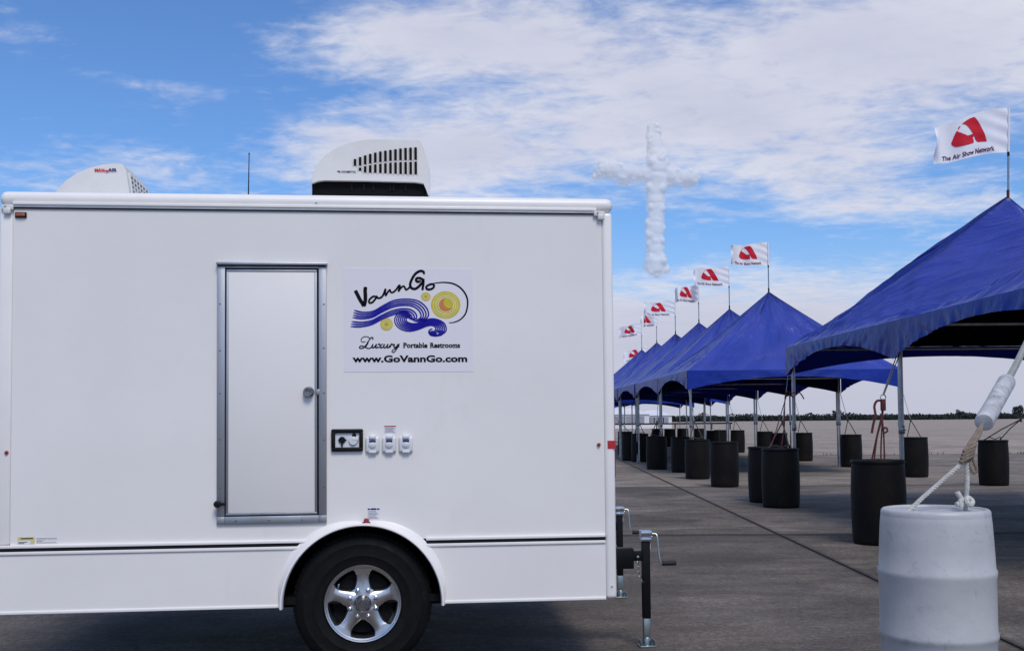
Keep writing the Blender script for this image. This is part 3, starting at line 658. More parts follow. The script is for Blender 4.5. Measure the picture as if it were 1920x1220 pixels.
# small stickers
def sticker(name, x0, x1, z0, z1, m='paper'): return MB().box(x0, x1, -.0012, 0, z0, z1).build(name, m, trailer)
def bars(par, rects, m, y=-.0018, name='print'):
    mb = MB()
    for (a, b, c, d) in rects: mb.add([(a, y, c), (b, y, c), (b, y, d), (a, y, d)], [(0, 1, 2, 3)])
    mb.build(name, m, par, smooth=False)
s1 = sticker('warning_sticker', 2.075, 2.143, 1.338, 1.381)
bars(s1, [(2.076, 2.142, 1.374, 1.380)], 'red_tape', name='red_band'); bars(s1, [(2.079+.003*(k % 2), 2.136-.006*(k % 3), 1.342+.0062*k, 1.345+.0062*k) for k in range(5)], 'ink_grey', name='fine_print')
s2 = sticker('warning_sticker', 1.981, 2.049, .856, .920)
bars(s2, [(1.982, 1.996, .911, .919), (1.999, 2.031, .910, .920), (2.034, 2.048, .911, .919)], 'ink_navy', name='navy_band'); bars(s2, [(1.986, 2.040-.012*((k*7) % 3)/2, .861+.0078*k, .8645+.0078*k) for k in range(6)], 'ink_grey', name='fine_print')
s3 = sticker('tyre_label', .099, .188, .757, .795, 'label_yellow')
bars(s3, [(.101, .184, .757, .777)], 'paper', name='white_field'); bars(s3, [(.116, .180, .785, .790), (.104, .150, .766, .769), (.104, .135, .760, .763)], 'ink', -.0024, name='fine_print'); bars(s3, [(.168, .184, .759, .775)], 'label_yellow', -.003, name='yellow_block')
s4 = sticker('lettering_strip', .196, .312, .760, .792, 'gelcoat')
bars(s4, [(.198, .306, .786, .789), (.198, .250, .778, .781), (.256, .304, .778, .780), (.198, .230, .770, .774), (.198, .300, .762, .765)], 'ink_grey', name='fine_print')
# lights
def marker(x, z, w, h, m):
    b = MB().box(x-w/2-.006, x+w/2+.006, -.010, 0, z-h/2-.006, z+h/2+.006, .008, 3).build('marker_light', 'black_plastic', trailer)
    MB().box(x-w/2, x+w/2, -.020, -.006, z-h/2, z+h/2, .007, 3).build('lens', m, b)
marker(.099, 2.552, .050, .020, 'amber_lens')
for (x, z) in ((.038, 1.253), (3.299, 1.261)): 
    b = MB().lathe([(0, -.016), (.008, -.014), (.011, -.008), (.011, 0)], (x, 0, z), 'Y', 16).build('marker_light', 'red_lens', trailer)
b = MB().box(1.951, 1.999, -.03, 0, .832, .845, .004).build('fender_light', 'black_plastic', trailer); MB().lathe([(.016, .842), (.016, .853), (.012, .863), (0, .867)], (1.975, -.014, 0), 'Z', 16).build('lens', 'red_lens', b)
MB().box(3.350, 3.397, -.0065, -.0035, 1.237, 1.283).build('reflective_tape', 'red_tape', trailer)
# end wall fittings (seen edge on)
te = MB().box(TL, TL+.022, .10, .20, 1.06, 1.42, .008).build('tail_light', 'red_lens', trailer)
MB().box(TL, TL+.022, TW-.22, TW-.12, 1.06, 1.42, .008).build('tail_light', 'red_lens', trailer)
MB().box(TL, TL+.03, .25, .30, 2.50, 2.515, .003).build('end_light_hood', 'aluminium', trailer)
MB().box(TL, TL+.012, .22, .26, 2.37, 2.45, .004).build('door_hinge', 'black_plastic', trailer)
lt = MB().tube([(TL+.0, .9, .98), (TL+.10, .9, .98)], .010, 8); lt.tube([(TL+.06, .9, .98), (TL+.16, .9, .98)], .016, 10); lt.build('end_handle', 'grip', trailer)  # black handle of unclear origin, built as a bar on the end wall
# corner jacks
def jack(u, v):
    j = bpy.data.objects.new('corner_jack', None); col.objects.link(j); j.parent = trailer; j.location = (u, v, 0)
    MB().box(-.024, .024, -.024, .024, .175, .655, .004).build('outer_tube', 'jack_black', j)
    MB().box(-.021, .021, -.021, .021, .02, .175, .004).build('inner_tube', 'zinc', j)
    fp = MB().box(-.052, .052, -.05, .05, 0, .014, .004); fp.box(-.045, -.040, -.048, .048, .013, .045, .001); fp.box(.040, .045, -.048, .048, .013, .045, .001); fp.lathe([(.028, .013), (.028, .05), (.0235, .06)], n=16); fp.build('foot_plate', 'zinc', j)
    hd = MB().box(-.034, .034, -.034, .034, .650, .672, .004); hd.box(-.036, .036, -.037, .037, .681, .716, .005); hd.tube([(-.036, -.018, .677), (.038, -.018, .677)], .007, 8); hd.build('gear_head', 'chrome', j)
    cr = MB().tube(catmull([(.034, -.01, .694), (.052, -.01, .694), (.066, -.012, .690), (.071, -.02, .670), (.074, -.03, .60), (.079, -.04, .540), (.084, -.042, .522), (.096, -.042, .516), (.12, -.042, .515)], 3), .006, 8); cr.build('crank_rod', 'zinc', j)
    MB().lathe([(0, .095), (.014, .095), (.0155, .10), (.0155, .175), (.013, .182), (0, .182)], (0, -.042, .515), 'X', 14).build('crank_grip', 'grip', j)
    bk = MB().box(-.085, -.024, -.026, .026, .530, .590, .005); bk.box(-.36, -.083, -.045, .045, .485, .610, .005); bk.build('mount_arm', 'jack_black', j)
    MB().lathe([(0, -.032), (.008, -.031), (.008, -.026)], (-.055, 0, .555), 'Y', 12).build('lock_pin', 'chrome', j)
    cn = MB()
    for k in range(9):
        t = k/8; x = -.058+.02*t*t+.004*math.sin(k); z = .53-.115*t
        cn.tube([(x, -.034, z+.009), (x+(.004 if k % 2 else 0), -.034+(.0 if k % 2 else .004), z), (x, -.034, z-.009)], .0028, 5)
    cn.tube([(-.038, -.034, .41), (-.030, -.034, .400), (-.018, -.034, .402)], .0028, 5)
    cn.build('pin_chain', 'cap_metal', j)
    MB().box(-.0245+.052, -.0245+.0545, -.01, .012, .60, .635).build('sticker', 'paper', j)
jack(TL+.285, .515); jack(TL+.50, 2.39)
# ---- rooftop air conditioners
def shroud(outline, v0, v1, zc, uc, ins=.035, n=5):
    mb = MB(); rows = []
    secs = [(v0+.0, .982), (v0+.010, .994), (v0+.035, 1.0), (v1-.035, 1.0), (v1-.010, .994), (v1, .982)]
    for (v, s_) in secs: rows.append([(uc+(p[0]-uc)*(.5+.5*s_), v+max(0, (p[1]-zc))*.12*(1 if v < (v0+v1)/2 else -1), zc+(p[1]-zc)*s_) for p in outline])
    k = len(outline); vs = [p for r in rows for p in r]; fs = []
    for i in range(len(rows)-1):
        for j in range(k): fs.append((i*k+j, (i+1)*k+j, (i+1)*k+(j+1) % k, i*k+(j+1) % k))
    fs.append(tuple(range(k))); fs.append(tuple((len(rows)-1)*k+j for j in range(k-1, -1, -1)))
    bm = bmesh.new(); V = [bm.verts.new(p) for p in vs]
    for f_ in fs: bm.faces.new([V[i] for i in f_])
    bmesh.ops.recalc_face_normals(bm, faces=bm.faces); bmesh.ops.triangulate(bm, faces=[f_ for f_ in bm.faces if len(f_.verts) > 4])
    return mb.bm(bm)
AU = lambda xc: 1.652+(xc-160)*.000441
AZ = lambda yc: 2.822-(yc-625)*(.000490 if yc < 625 else .000452)
ac = thing('air_conditioner', 'large white rooftop air conditioner with black base, right of the antenna', 'air conditioner', trailer.location, R(5.917))
ol = [(AU(x), AZ(y)) for x, y in [(160, 672), (172, 585), (205, 480), (260, 395), (335, 318), (430, 250), (540, 195), (680, 145), (820, 115), (950, 100), (1300, 97), (1590, 100), (1632, 140), (1690, 300), (1735, 460), (1742, 640), (1738, 815), (1722, 815), (1690, 730), (1655, 652), (1540, 636), (900, 628), (330, 628), (240, 642)]]
shroud(ol, .235, .88, 2.815, 2.0).build('shroud', 'ac_plastic', ac, angle=40)
ba = MB().box(AU(165), AU(1690), .27, .85, 2.689, AZ(640)+.02, .01); ba.build('base_pan', 'vent_dark', ac)
lv = MB()
for x in (680, 845, 970, 1195, 1240, 1400): lv.box(AU(x), AU(x+20), .262, .272, AZ(740), AZ(655))
lv.build('base_louvres', 'black_plastic', ac)
MB().box(AU(400), AU(680), .24, .268, 2.689, 2.700, .003).build('drain_tray', 'zinc', ac)
lean = lambda z: .2335+(z-2.815)*.12
sl = MB(); slots = []
top_ = {0: (375, 360), 1: (335, 440), 2: (312, 425), 3: (292, 412), 4: (275, 400), 5: (260, 392), 6: (248, 384), 7: (236, 376), 8: (226, 370), 9: (216, 366), 10: (210, 362), 11: (205, 360), 12: (200, 358)}
for k in range(13):
    x = 739+k*67.3
    t0 = [360, 335, 312, 292, 275, 260, 248, 238, 228, 218, 210, 205, 200][k]; t1 = [444, 440, 425, 412, 400, 392, 384, 376, 370, 366, 364, 362, 358][k]
    slots.append((x, t0, t1))
    if k > 0: slots.append((x, t1+(22 if k > 1 else 25), [0, 505, 526, 528, 528, 530, 532, 534, 536, 538, 538, 540, 540][k]))
for (x, a, b) in slots:
    hw = 17; P = [(x-hw, a+8), (x-hw+5, a), (x+hw-5, a), (x+hw, a+8), (x+hw, b-8), (x+hw-5, b), (x-hw+5, b), (x-hw, b-8)]
    q = [(AU(px_), lean(AZ(py_))-.0015, AZ(py_)) for px_, py_ in P]; MB().add(q, [tuple(range(8))[::-1]]).build('vent_slot', 'vent_dark', ac, smooth=False)
fi = MB()
for (x, a, b) in slots:
    for sx_ in (-23, 23):
        z0, z1 = AZ(b+4), AZ(a-4); u0, u1 = AU(x+sx_-3), AU(x+sx_+3)
        v = [(u0, lean(z0)-.008, z0), (u1, lean(z0)-.008, z0), (u1, lean(z1)-.008, z1), (u0, lean(z1)-.008, z1), (u0, lean(z0), z0), (u1, lean(z0), z0), (u1, lean(z1), z1), (u0, lean(z1), z1)]
        fi.add(v, [(0, 1, 2, 3), (4, 0, 3, 7), (1, 5, 6, 2), (3, 2, 6, 7), (4, 5, 1, 0)])
fi.build('vent_fins', 'ac_plastic', ac, smooth=False)
def on_lean(vs): return [(x, lean(z)-.0022, z) for x, z in vs]
vs, fs = fit_text('DOMETIC', AU(562), AU(752), 0, .0155, .0004); q = [(v[0], lean(AZ(532)+v[1])-.002, AZ(532)+v[1]) for v in vs]
mb = MB().add(q, fs); mb.add([(AU(x), lean(AZ(y))-.002, AZ(y)) for x, y in [(500, 515), (520, 508), (545, 518), (548, 530), (536, 535), (528, 520), (510, 524)]], [tuple(range(7))]); mb.build('maker_lettering', 'ink', ac, smooth=False)
# second AC
ac2 = thing('air_conditioner', 'rounded white rooftop air conditioner with lattice end grille, left of the antenna', 'air conditioner', trailer.location, R(5.917))
ol2 = [(.015, 2.70), (.018, 2.78), (.045, 2.855), (.095, 2.920), (.165, 2.975), (.245, 3.012), (.320, 3.033), (.395, 3.040), (.440, 3.036), (.462, 3.0), (.487, 2.86), (.500, 2.70)]
shroud(ol2, .775, 1.42, 2.70, .25).build('shroud', 'ac_plastic', ac2, angle=40)
MB().box(.06, .50, .82, 1.38, 2.689, 2.72).build('base_pan', 'vent_dark', ac2)
gr = MB(); lat = MB()
eu = lambda z: .462+(3.0-z)*.135
gr.add([(eu(2.975)+.003, .855, 2.975), (eu(2.73)+.003, .855, 2.73), (eu(2.73)+.003, 1.345, 2.73), (eu(2.975)+.003, 1.345, 2.975)], [(0, 1, 2, 3)])
for k in range(9):
    z = 2.73+k*.0306
    lat.add([(eu(z)+.012, .85, z-.005), (eu(z)+.012, 1.35, z-.005), (eu(z)+.012, 1.35, z+.006), (eu(z)+.012, .85, z+.006), (eu(z)-.002, .85, z+.010), (eu(z)-.002, 1.35, z+.010)], [(0, 1, 2, 3), (3, 2, 5, 4)])
for k in range(7):
    v = .852+k*.0826
    lat.add([(eu(2.73)+.014, v-.007, 2.72), (eu(2.73)+.014, v+.007, 2.72), (eu(2.98)+.014, v+.007, 2.985), (eu(2.98)+.014, v-.007, 2.985), (eu(2.73)-.01, v-.007, 2.72), (eu(2.98)-.01, v-.007, 2.985)], [(0, 1, 2, 3), (0, 3, 5, 4)])
gr.build('grille_opening', 'vent_dark', ac2, smooth=False); lat.build('grille_lattice', 'ac_plastic', ac2, smooth=False)
ln2 = lambda z: .772+(z-2.70)*.12
def lean2(art, y, m, name):
    mb = MB()
    for vs, fs in art: mb.add([(v[0], ln2(v[1])-y, v[1]) for v in vs], fs)
    mb.build(name, m, ac2, smooth=False)
vs, fs = fit_text('MAX', .272, .334, 2.981, .024, .0012); lean2([(vs, fs)], .003, 'ink_red', 'red_lettering')
vs, fs = fit_text('AIR', .352, .408, 2.983, .026, .0012); lean2([(vs, fs)], .003, 'ink_navy', 'navy_lettering')
lean2([([(.330, 2.988), (.355, 2.991), (.350, 2.983), (.372, 2.984), (.340, 2.974), (.345, 2.982), (.328, 2.981)], [tuple(range(7))])], .0035, 'ink_red', 'swoosh')
an = MB().tube([(0, 0, 2.688), (0, 0, 2.76), (.006, 0, 3.15)], [.006, .0045, .0028], 8); an.lathe([(.016, 2.688), (.016, 2.70), (.006, 2.715)], n=14); an.lathe([(.0, 3.148), (.0045, 3.15), (.0045, 3.16), (0, 3.162)], (.006, 0, 0), n=8)
ao = an.build('whip_antenna', 'black_plastic'); ao.matrix_world = trailer.matrix_basis @ Matrix.Translation((1.188, 1.0, 0)); ao.location = Matrix.Translation(trailer.location) @ (Matrix.Rotation(R(5.917), 4, 'Z') @ Vector((1.188, 1.0, 0)))
ao.rotation_euler = (0, 0, R(5.917)); tag(ao, 'thin black whip antenna standing on the trailer roof between the two air conditioners', 'antenna')

# ------------------------------------------------------------------ tents
ROW = R(1.11)       # the row runs slightly left of straight ahead
def row_pt(lat, along, z=0.0): return Vector((lat*math.cos(ROW)-along*math.sin(ROW), along*math.cos(ROW)+lat*math.sin(ROW), z))
EZ = 2.60
def tent(lat, al, W, D, az, label, seed, near=False, n=1):
    """near-left corner at (lat, al); W lateral, D along the row; n peaks, one per bay, joined by sagging saddles"""
    c = row_pt(lat+W/2, al+D/2); t = thing('canopy_tent', label, 'tent', c, ROW, 'blue canopy tents in a row')
    C = [(-W/2, -D/2), (W/2, -D/2), (W/2, D/2), (-W/2, D/2)]; B = D/n
    nu, nv = (280, 90) if near else ((48, 32) if al < 30 else (22, 14))
    rn = lambda x, y, z=0: noise.noise((x+seed*13.7, y+seed*3.1, z))
    ridged = lambda x, y, z=0: 1-2*abs(rn(x, y, z))*1.6
    peaks = [-D/2+B*(i+.5) for i in range(n)]
    def ridge_pt(y):
        if y <= peaks[0]: return Vector((0, peaks[0], az))
        if y >= peaks[-1]: return Vector((0, peaks[-1], az))
        f_ = ((y-peaks[0])/B) % 1.0
        return Vector((0, y, az-1.05*(math.sin(PI*f_))**.75))
    can = MB(); uvs = []
    for k in range(4):
        m = n if k in (1, 3) else 1
        P0 = Vector((*C[k], EZ)); P1 = Vector((*C[(k+1) % 4], EZ)); L_ = (P1-P0).length
        A = Vector((0, peaks[0] if k == 0 else peaks[-1] if k == 2 else 0, az)); nrm = (P1-P0).cross(A-P0).normalized()
        def fn(a, b, P0=P0, P1=P1, A=A, nrm=nrm, k=k, m=m, L_=L_):
            e = P0.lerp(P1, a)
            T = A if m == 1 else ridge_pt((e.y)*1.0)
            bb = b if m == 1 else b
            p = e*(1-b) + T*b
            p.z -= .34*b*(1-b)*(1-.35*b)
            loc_ = (a*m) % 1.0; edge = math.sin(PI*min(max(a, 0), 1))**.8 if 0 < a < 1 else 0
            p -= nrm*.10*edge*(b*(1-b))*2.2
            am = a*L_/5.0; uvs.append((am-.42*b+k*7 if n > 1 else am*.42+k*7+seed, b))
            w = .050*rn(am*13+k*31, b*1.3)*(1-b)**.5 + .016*ridged(am*34+k*7, b*2.2+4)*(1-b) + .010*rn(am*90, b*5)*(1-b)
            for q in range(m+1):       # tension folds fanning out of every post
                dx, dy = (a-q/m)*L_, b*4.0; d = math.hypot(dx, dy)+.05; th = math.atan2(dy, dx+1e-4)
                w += (.034*ridged(th*5.5+q*3, d*.25+k, 2)+.018*math.sin(th*31+3*rn(k*5, d*.6, q)))*math.exp(-d*.42)*min(1, d*1.3)
            if near:                   # long diagonal drag folds over the saddle
                u_ = am-.42*b
                w += (.050*ridged(u_*4.5, b*.9, 5)+.034*ridged(u_*11, b*1.1, 9))*(.35+b)*(1-b)*2.2 + .016*rn(u_*34, b*1.5)*(1-b)
            p += nrm*w*min(1, edge*2.2 if m == 1 else 1)*min(1, b*9)
            return p
        can.grid(fn, nu if m > 1 else max(22, nu*2//3) if near else nu, nv)
    co = can.build('canopy', 'canopy_cloth', t, angle=75)
    ul = co.data.uv_layers.new(name='UVMap'); buf = []
    for lp in co.data.loops: buf += uvs[lp.vertex_index]
    ul.data.foreach_set('uv', buf)
    for k in range(4):
        m = n if k in (1, 3) else 1
        for q in range(m):
            P0 = Vector((*C[k], EZ)).lerp(Vector((*C[(k+1) % 4], EZ)), q/m); P1 = Vector((*C[k], EZ)).lerp(Vector((*C[(k+1) % 4], EZ)), (q+1)/m); out = (P1-P0).normalized().cross(Vector((0, 0, 1)))
            def fn(a, b, P0=P0, P1=P1, out=out, k=k, q=q):
                p = P0.lerp(P1, a); e = abs(2*a-1)
                drop = .165+.31*e**2.1; p.z += -drop*b + .004*rn(a*30, 2)*(1-b)
                w = .020*ridged(a*13+k*9+q*5+b*1.6*(a-.5)*4, b*.5)+.016*rn(a*46+k*9+q+b*3*(a-.5), b*.7)+.007*rn(a*90+b*4*(a-.5), b*1.2+3) + .010*e**3*math.sin(a*110+k)
                ed_ = min(1, min(a, 1-a)*18)
                p += out*(.012+w*b*ed_ + .02*b*(1-e))
                return p
            MB().grid(fn, 120 if near else (56 if al < 30 else 24), 8 if near else 4, flip=True).build('valance', 'valance_cloth', t, angle=75)
    fr = MB(); s_ = .985
    for k in range(4):
        a, b = C[k], C[(k+1) % 4]
        fr.tube([(a[0]*s_, a[1]*s_, EZ-.045), (b[0]*s_, b[1]*s_, EZ-.045)], .024, 6)
        pk = peaks[0] if k < 2 else peaks[-1]
        fr.tube([(a[0]*s_, a[1]*s_, EZ-.045), (a[0]*.5, (a[1]+pk)/2, (EZ+az)/2-.17), (0, pk, az-.20)], .022, 6)
    for pk in peaks: fr.tube([(0, pk, az-.55), (0, pk, az-.03)], .035, 8)
    for q in range(1, n): fr.tube([(-W/2*s_, -D/2+B*q, EZ-.045), (W/2*s_, -D/2+B*q, EZ-.045)], .024, 6)
    fr.build('frame', 'tent_pole', t)
    posts = [(sx_*W/2*.972, -D/2*.972+D*.972*q/n) for sx_ in (-1, 1) for q in range(n+1)]
    for (x, y) in posts:
        lo = MB().tube([(x, y, 0.01), (x, y, 1.28)], .024, 10).tube([(x, y, 1.25), (x, y, EZ-.03)], .031, 10).build('leg', 'tent_pole', t)
        MB().lathe([(.036, 1.20), (.040, 1.21), (.040, 1.29), (.036, 1.30)], (x, y, 0), n=12).tube([(x, y-.03, 1.25), (x+.02, y-.075, 1.25)], .008, 6).build('collar', 'cap_metal', lo)
        MB().box(x-.06, x+.06, y-.06, y+.06, 0.001, .012, .003).build('foot_plate', 'zinc', lo)
    return t, c
tents = {}
specs = [ # key, lat, along, W, D, apex, label
 (1, 5.00, 8.55, 5.35, 9.92, 4.65, 'nearest long blue canopy tent with two joined roofs, cut off by the right edge'),
 (2, 4.82, 26.8, 5.3, 4.80, 4.80, 'blue canopy tent in the middle with its whole front and pointed roof in view'),
 (3, 4.82, 31.66, 5.3, 4.80, 4.84, 'blue canopy tent just behind the one with the whole front in view'),
 (4, 4.80, 36.6, 5.3, 4.80, 4.86, 'blue canopy tent whose flag is folded edge-on'),
 (5, 4.80, 41.6, 5.3, 4.80, 4.86, 'blue canopy tent behind the one with the folded flag'),
 (6, 4.80, 46.6, 5.3, 4.80, 4.86, 'blue canopy tent third from the far end of the row'),
 (7, 4.80, 51.5, 5.3, 4.80, 4.86, 'blue canopy tent second from the far end, close to the trailer'),
 (9, 7.40, 56.6, 4.95, 4.80, 4.62, 'blue canopy tent beyond the main row, its valance seen under the other roofs'),
 (10, 2.40, 56.6, 4.95, 4.80, 4.62, 'farthest blue canopy tent beside the trailer corner, behind the main row'),
 (8, 7.40, 66.6, 4.95, 4.80, 4.70, 'blue canopy tent at the very end, under the lowest flag')]
for (k, lat, al, W, D, az, lab) in specs:
    tents[k] = tent(lat, al, W, D, az, lab, k, near=k == 1, n=2 if k == 1 else 1) + (az,)

# ------------------------------------------------------------------ flags
FLX = lambda x: x/1620.0
LOGO = [[(725, 355), (800, 310), (900, 262), (985, 240), (1012, 246), (1080, 320), (1140, 400), (1195, 490), (1240, 565), (1280, 650), (1305, 712), (1200, 706), (1110, 704), (1065, 688), (1030, 645), (1004, 590), (975, 540), (920, 470), (860, 405), (800, 362)],
        [(655, 445), (645, 510), (655, 600), (760, 590), (880, 560), (982, 538), (985, 604), (860, 618), (720, 648), (640, 652), (612, 625), (612, 570), (630, 500)],
        [(618, 475), (580, 545), (545, 625), (520, 685), (540, 720), (600, 745), (700, 742), (860, 722), (992, 702), (985, 632), (850, 646), (720, 674), (630, 676), (592, 645), (592, 580)],
        [(645, 425), (690, 385), (697, 402), (662, 448)]]
def flag(apex, label, W, H, drp, amp, ph, fold=0.0, lean_=0.02, yaw=0.0, pole_h=1.33):
    t = thing('flag', label, 'flag', apex, yaw, 'white flags flying above the tents')
    px_ = lambda z: lean_*z
    pl = MB().tube([(0, 0, -.10), (px_(pole_h-H), 0, pole_h-H-.02)], .016, 8); pl.tube([(px_(pole_h-H-.05), 0, pole_h-H-.08), (px_(pole_h), 0, pole_h)], .011, 8); pl.build('pole', 'tent_pole', t)
    MB().tube([(0, 0, -.02), (px_(.10), 0, .10)], .022, 8).build('pole_socket', 'strap_red' if 'highest' in label else 'black_plastic', t)
    MB().tube([(px_(pole_h-H), 0, pole_h-H-.055), (px_(pole_h-H), 0, pole_h-H+.01)], .019, 8).build('clip', 'black_plastic', t)
    def F(x, y, off=0.0):     # x 0 at the fly edge .. 1 at the pole, y 0 bottom .. 1 top
        s_ = 1-x
        z = pole_h-H+y*H
        sh = 1-.18*s_*s_
        zz = pole_h-H/2+(z-(pole_h-H/2))*sh - drp*s_**1.6 + .035*math.sin(s_*6+ph)*s_
        wv = amp*math.sin(s_*7.5+ph+y*.9)*(s_**.8) + .3*amp*math.sin(s_*17+ph*2-y*2)*s_ + fold*.25*math.sin(s_*PI*2.2+ph)
        wv += .010*math.sin((y*2.2-s_*1.5)*9)*(1-s_)**2
        if abs(x) < .06: wv += (.06-x)*1.0*math.sin(y*7+ph)
        xx = px_(z)-W*s_*(1-fold*.55)
        return Vector((xx, wv-off, zz))
    MB().grid(lambda a, b: F(a, b), 48, 18).build('cloth', 'flag_cloth', t, angle=80)
    sl_ = MB().tube([Vector((px_(pole_h-H+y*H)+.004, 0, pole_h-H+y*H)) for y in (0, .25, .5, .75, 1)], .018, 8); sl_.build('pole_sleeve', 'flag_cloth', t)
    def itp(x, T):
        for (a, u), (b, v) in zip(T, T[1:]):
            if x <= b: return u+(v-u)*(x-a)/(b-a)
        return T[-1][1]
    def ux(p):
        tp = itp(p[0], [(200, 520), (600, 300), (1000, 175), (1300, 130), (1790, 80)]); bt = itp(p[0], [(200, 1110), (500, 1000), (900, 950), (1300, 945), (1790, 1005)])
        return ((p[0]-160)/1630, 1-(p[1]-tp)/(bt-tp))
    mb = MB()
    for P in LOGO:
        bm = bmesh.new(); bm.faces.new([bm.verts.new((*ux(p), 0)) for p in P]); bmesh.ops.triangulate(bm, faces=bm.faces)
        bmesh.ops.subdivide_edges(bm, edges=bm.edges[:], cuts=3, use_grid_fill=True)
        for v in bm.verts: v.co = F(v.co.x, v.co.y, .007)
        bmesh.ops.recalc_face_normals(bm, faces=bm.faces); mb.bm(bm)
    mb.build('emblem', 'ink_red', t, smooth=False)
    vs, fs = fit_text('The Air Show Network', .10, .81, 0, .125, .0022)
    MB().add([F(v[0], .055+v[1]*1.3+.02*abs(v[0]-.5), .007) for v in vs], fs).build('lettering', 'ink_text', t, smooth=False)
    return t
def apex(k, dz=0):
    c = tents[k][1] if k != 1 else row_pt(5.0+5.35/2, 8.55+9.92*.75)
    return Vector((c.x, c.y, tents[k][2]+dz))
flag(apex(1), 'highest and largest white flag with red emblem, above the tent at the right edge', 1.08, .67, .22, .06, .6, 0, .035)
flag(apex(2), 'white flag with red emblem above the pointed tent roof in the middle', 1.02, .62, .05, .07, 2.0, .05, .0)
flag(apex(3), 'white flag just left of and below the one over the middle tent', 1.16, .62, .06, .06, 3.3, .03, .0, yaw=.1)
flag(apex(4), 'white flag folded edge-on so that its emblem looks narrow', 1.15, .62, .0, .12, 5.0, .5, .0, yaw=-.25)
flag(apex(5), 'fifth white flag back from the camera, spread flat beside the folded one', 1.25, .62, .02, .05, 1.2, 0, .0)
flag(apex(6), 'crumpled white flag second from the trailer in the upper chain of flags', 1.15, .60, .16, .20, 4.2, .45, .0, yaw=.3)
flag(apex(7), 'white flag nearest the trailer in the upper chain of flags', 1.3, .62, .22, .19, 2.9, .3, .0, yaw=-.15)
flag(apex(8), 'lowest and farthest white flag, half hidden by a blue roof beside the trailer', 1.5, .80, .35, .12, 3.9, .0, .0)

# ------------------------------------------------------------------ drums
def drum_meshes(black):
    H_ = .93; r = .292
    if black: pr = [(0, .035), (.250, .035), (.266, .010), (.274, .004), (.281, .014), (.2865, .06), (.292, .18), (.2955, .29), (.2965, .31), (.2975, .38), (.298, .47), (.2975, .56), (.2965, .61), (.2955, .634), (.292, .74), (.286, .85), (.282, .895)]
    else: pr = [(0, .035), (.245, .035), (.262, .012), (.275, .004), (.284, .012), (.289, .05), (.293, .20), (.296, .275), (.303, .285), (.3035, .305), (.297, .325), (.2975, .45), (.2975, .58), (.3035, .600), (.303, .622), (.296, .634), (.291, .74), (.284, .86), (.280, .895)]
    if not black: pr = [(a*.958, b) for a, b in pr]
    body = MB().lathe(pr+([(.276, .916), (.258, .925)] if black else [(.262, .916), (.245, .922)]), n=56)
    rim = MB().lathe([(.284, .893), (.293, .895), (.296, .905), (.295, .921), (.288, .930), (.272, .931), (.262, .925), (.255, .908)], n=56)
    if not black: rim = MB().lathe([(.268, .893), (.268, .912), (.264, .9235), (.257, .930), (.247, .932), (.240, .927), (.237, .912)], n=64)
    lid = MB().lathe([(.257, .912), (.215, .913), (.21, .919), (.12, .921), (0, .920)], n=48)
    b1, b2 = [MB().lathe([(.045, .915), (.043, .928), (.030, .929), (.028, .922), (0, .922)], (sx_, .0, 0), n=20) for sx_ in (-.165, .165)]
    return body, rim, lid, b1, b2
protos = {}
def drum(x, y, label, black=True, rz=0.0, tilt=0.0):
    m = 'drum_black' if black else 'drum_white'
    if black not in protos:
        B = drum_meshes(black); t = thing('plastic_drum', label, 'drum', (x, y, 0.001), rz, 'black drums weighting the tents' if black else None)
        for mb, nm in zip(B, ('body', 'rim', 'lid', 'bung', 'bung')): mb.build(nm, m, t, angle=50)
        protos[black] = t; return t
    t = copy_tree(protos[black]); t.location = (x, y, 0.001); t.rotation_euler = (0, 0, rz); t['label'] = label; t.scale = (1, 1, 1+random.uniform(-.012, .012)); return t
W_ = (2.178, 5.70)
drum(*W_, 'grimy white plastic drum in the right foreground with white rope tied over its lid', False, .35)
D = {}
dl = [('A', 4.09, 12.35, 'nearest and largest black drum, just behind the white drum, under the red ratchet strap'),
 ('B', 4.25, 17.5, 'black drum at the leg where the nearest long tent ends, overlapping another'),
 ('B2', 4.27, 18.6, 'black drum half hidden behind the one where the nearest long tent ends'),
 ('C', 4.40, 22.9, 'free-standing black drum before the middle tent, in front of another drum'),
 ('D', 4.36, 26.0, 'black drum half hidden behind the free-standing one before the middle tent'),
 ('E', 4.52, 29.4, 'black drum beside the middle tent, mostly hidden by two nearer drums'),
 ('F', 4.08, 31.2, 'black drum left of the thin pale leg in the left row'),
 ('G', 4.28, 37.0, 'black drum in the left row behind the one by the thin pale leg'),
 ('H', 4.08, 38.2, 'black drum in the left row overlapped from the right by its neighbour'),
 ('I', 4.55, 44.5, 'black drum closest to the tail light of the trailer'),
 ('K', 9.86, 22.6, 'black drum at the far right, seen behind the tied rope and foam sleeve'),
 ('L', 9.50, 26.0, 'black drum behind the collared tent leg on the right'),
 ('M', 9.72, 31.6, 'black drum standing alone on the pale apron right of the middle tent'),
 ('N', 9.62, 36.4, 'black drum seen behind the leg of the nearest long tent, left of the lone drum'),
 ('N2', 8.92, 36.9, 'black drum partly hidden behind the shiny leg where two tent legs cross'),
 ('O', 9.40, 41.0, 'small black drum in the back row with a strap forking above its lid'),
 ('P', 9.45, 46.2, 'black drum at the right end of the farther tents, in front of another dark drum'),
 ('P2', 9.35, 49.5, 'dark drum just behind the one at the right end of the farther tents'),
 ('Q', 8.60, 47.2, 'far black drum seen between the legs of the middle tent'),
 ('R', 9.85, 58.0, 'one of the farthest black drums, low under the distant valance, right one'),
 ('S', 8.85, 57.2, 'one of the farthest black drums, second from the right under the distant valance'),
 ('T', 8.15, 57.0, 'one of the farthest black drums, third from the right under the distant valance'),
 ('U', 7.45, 56.6, 'one of the farthest black drums, leftmost under the distant valance')]
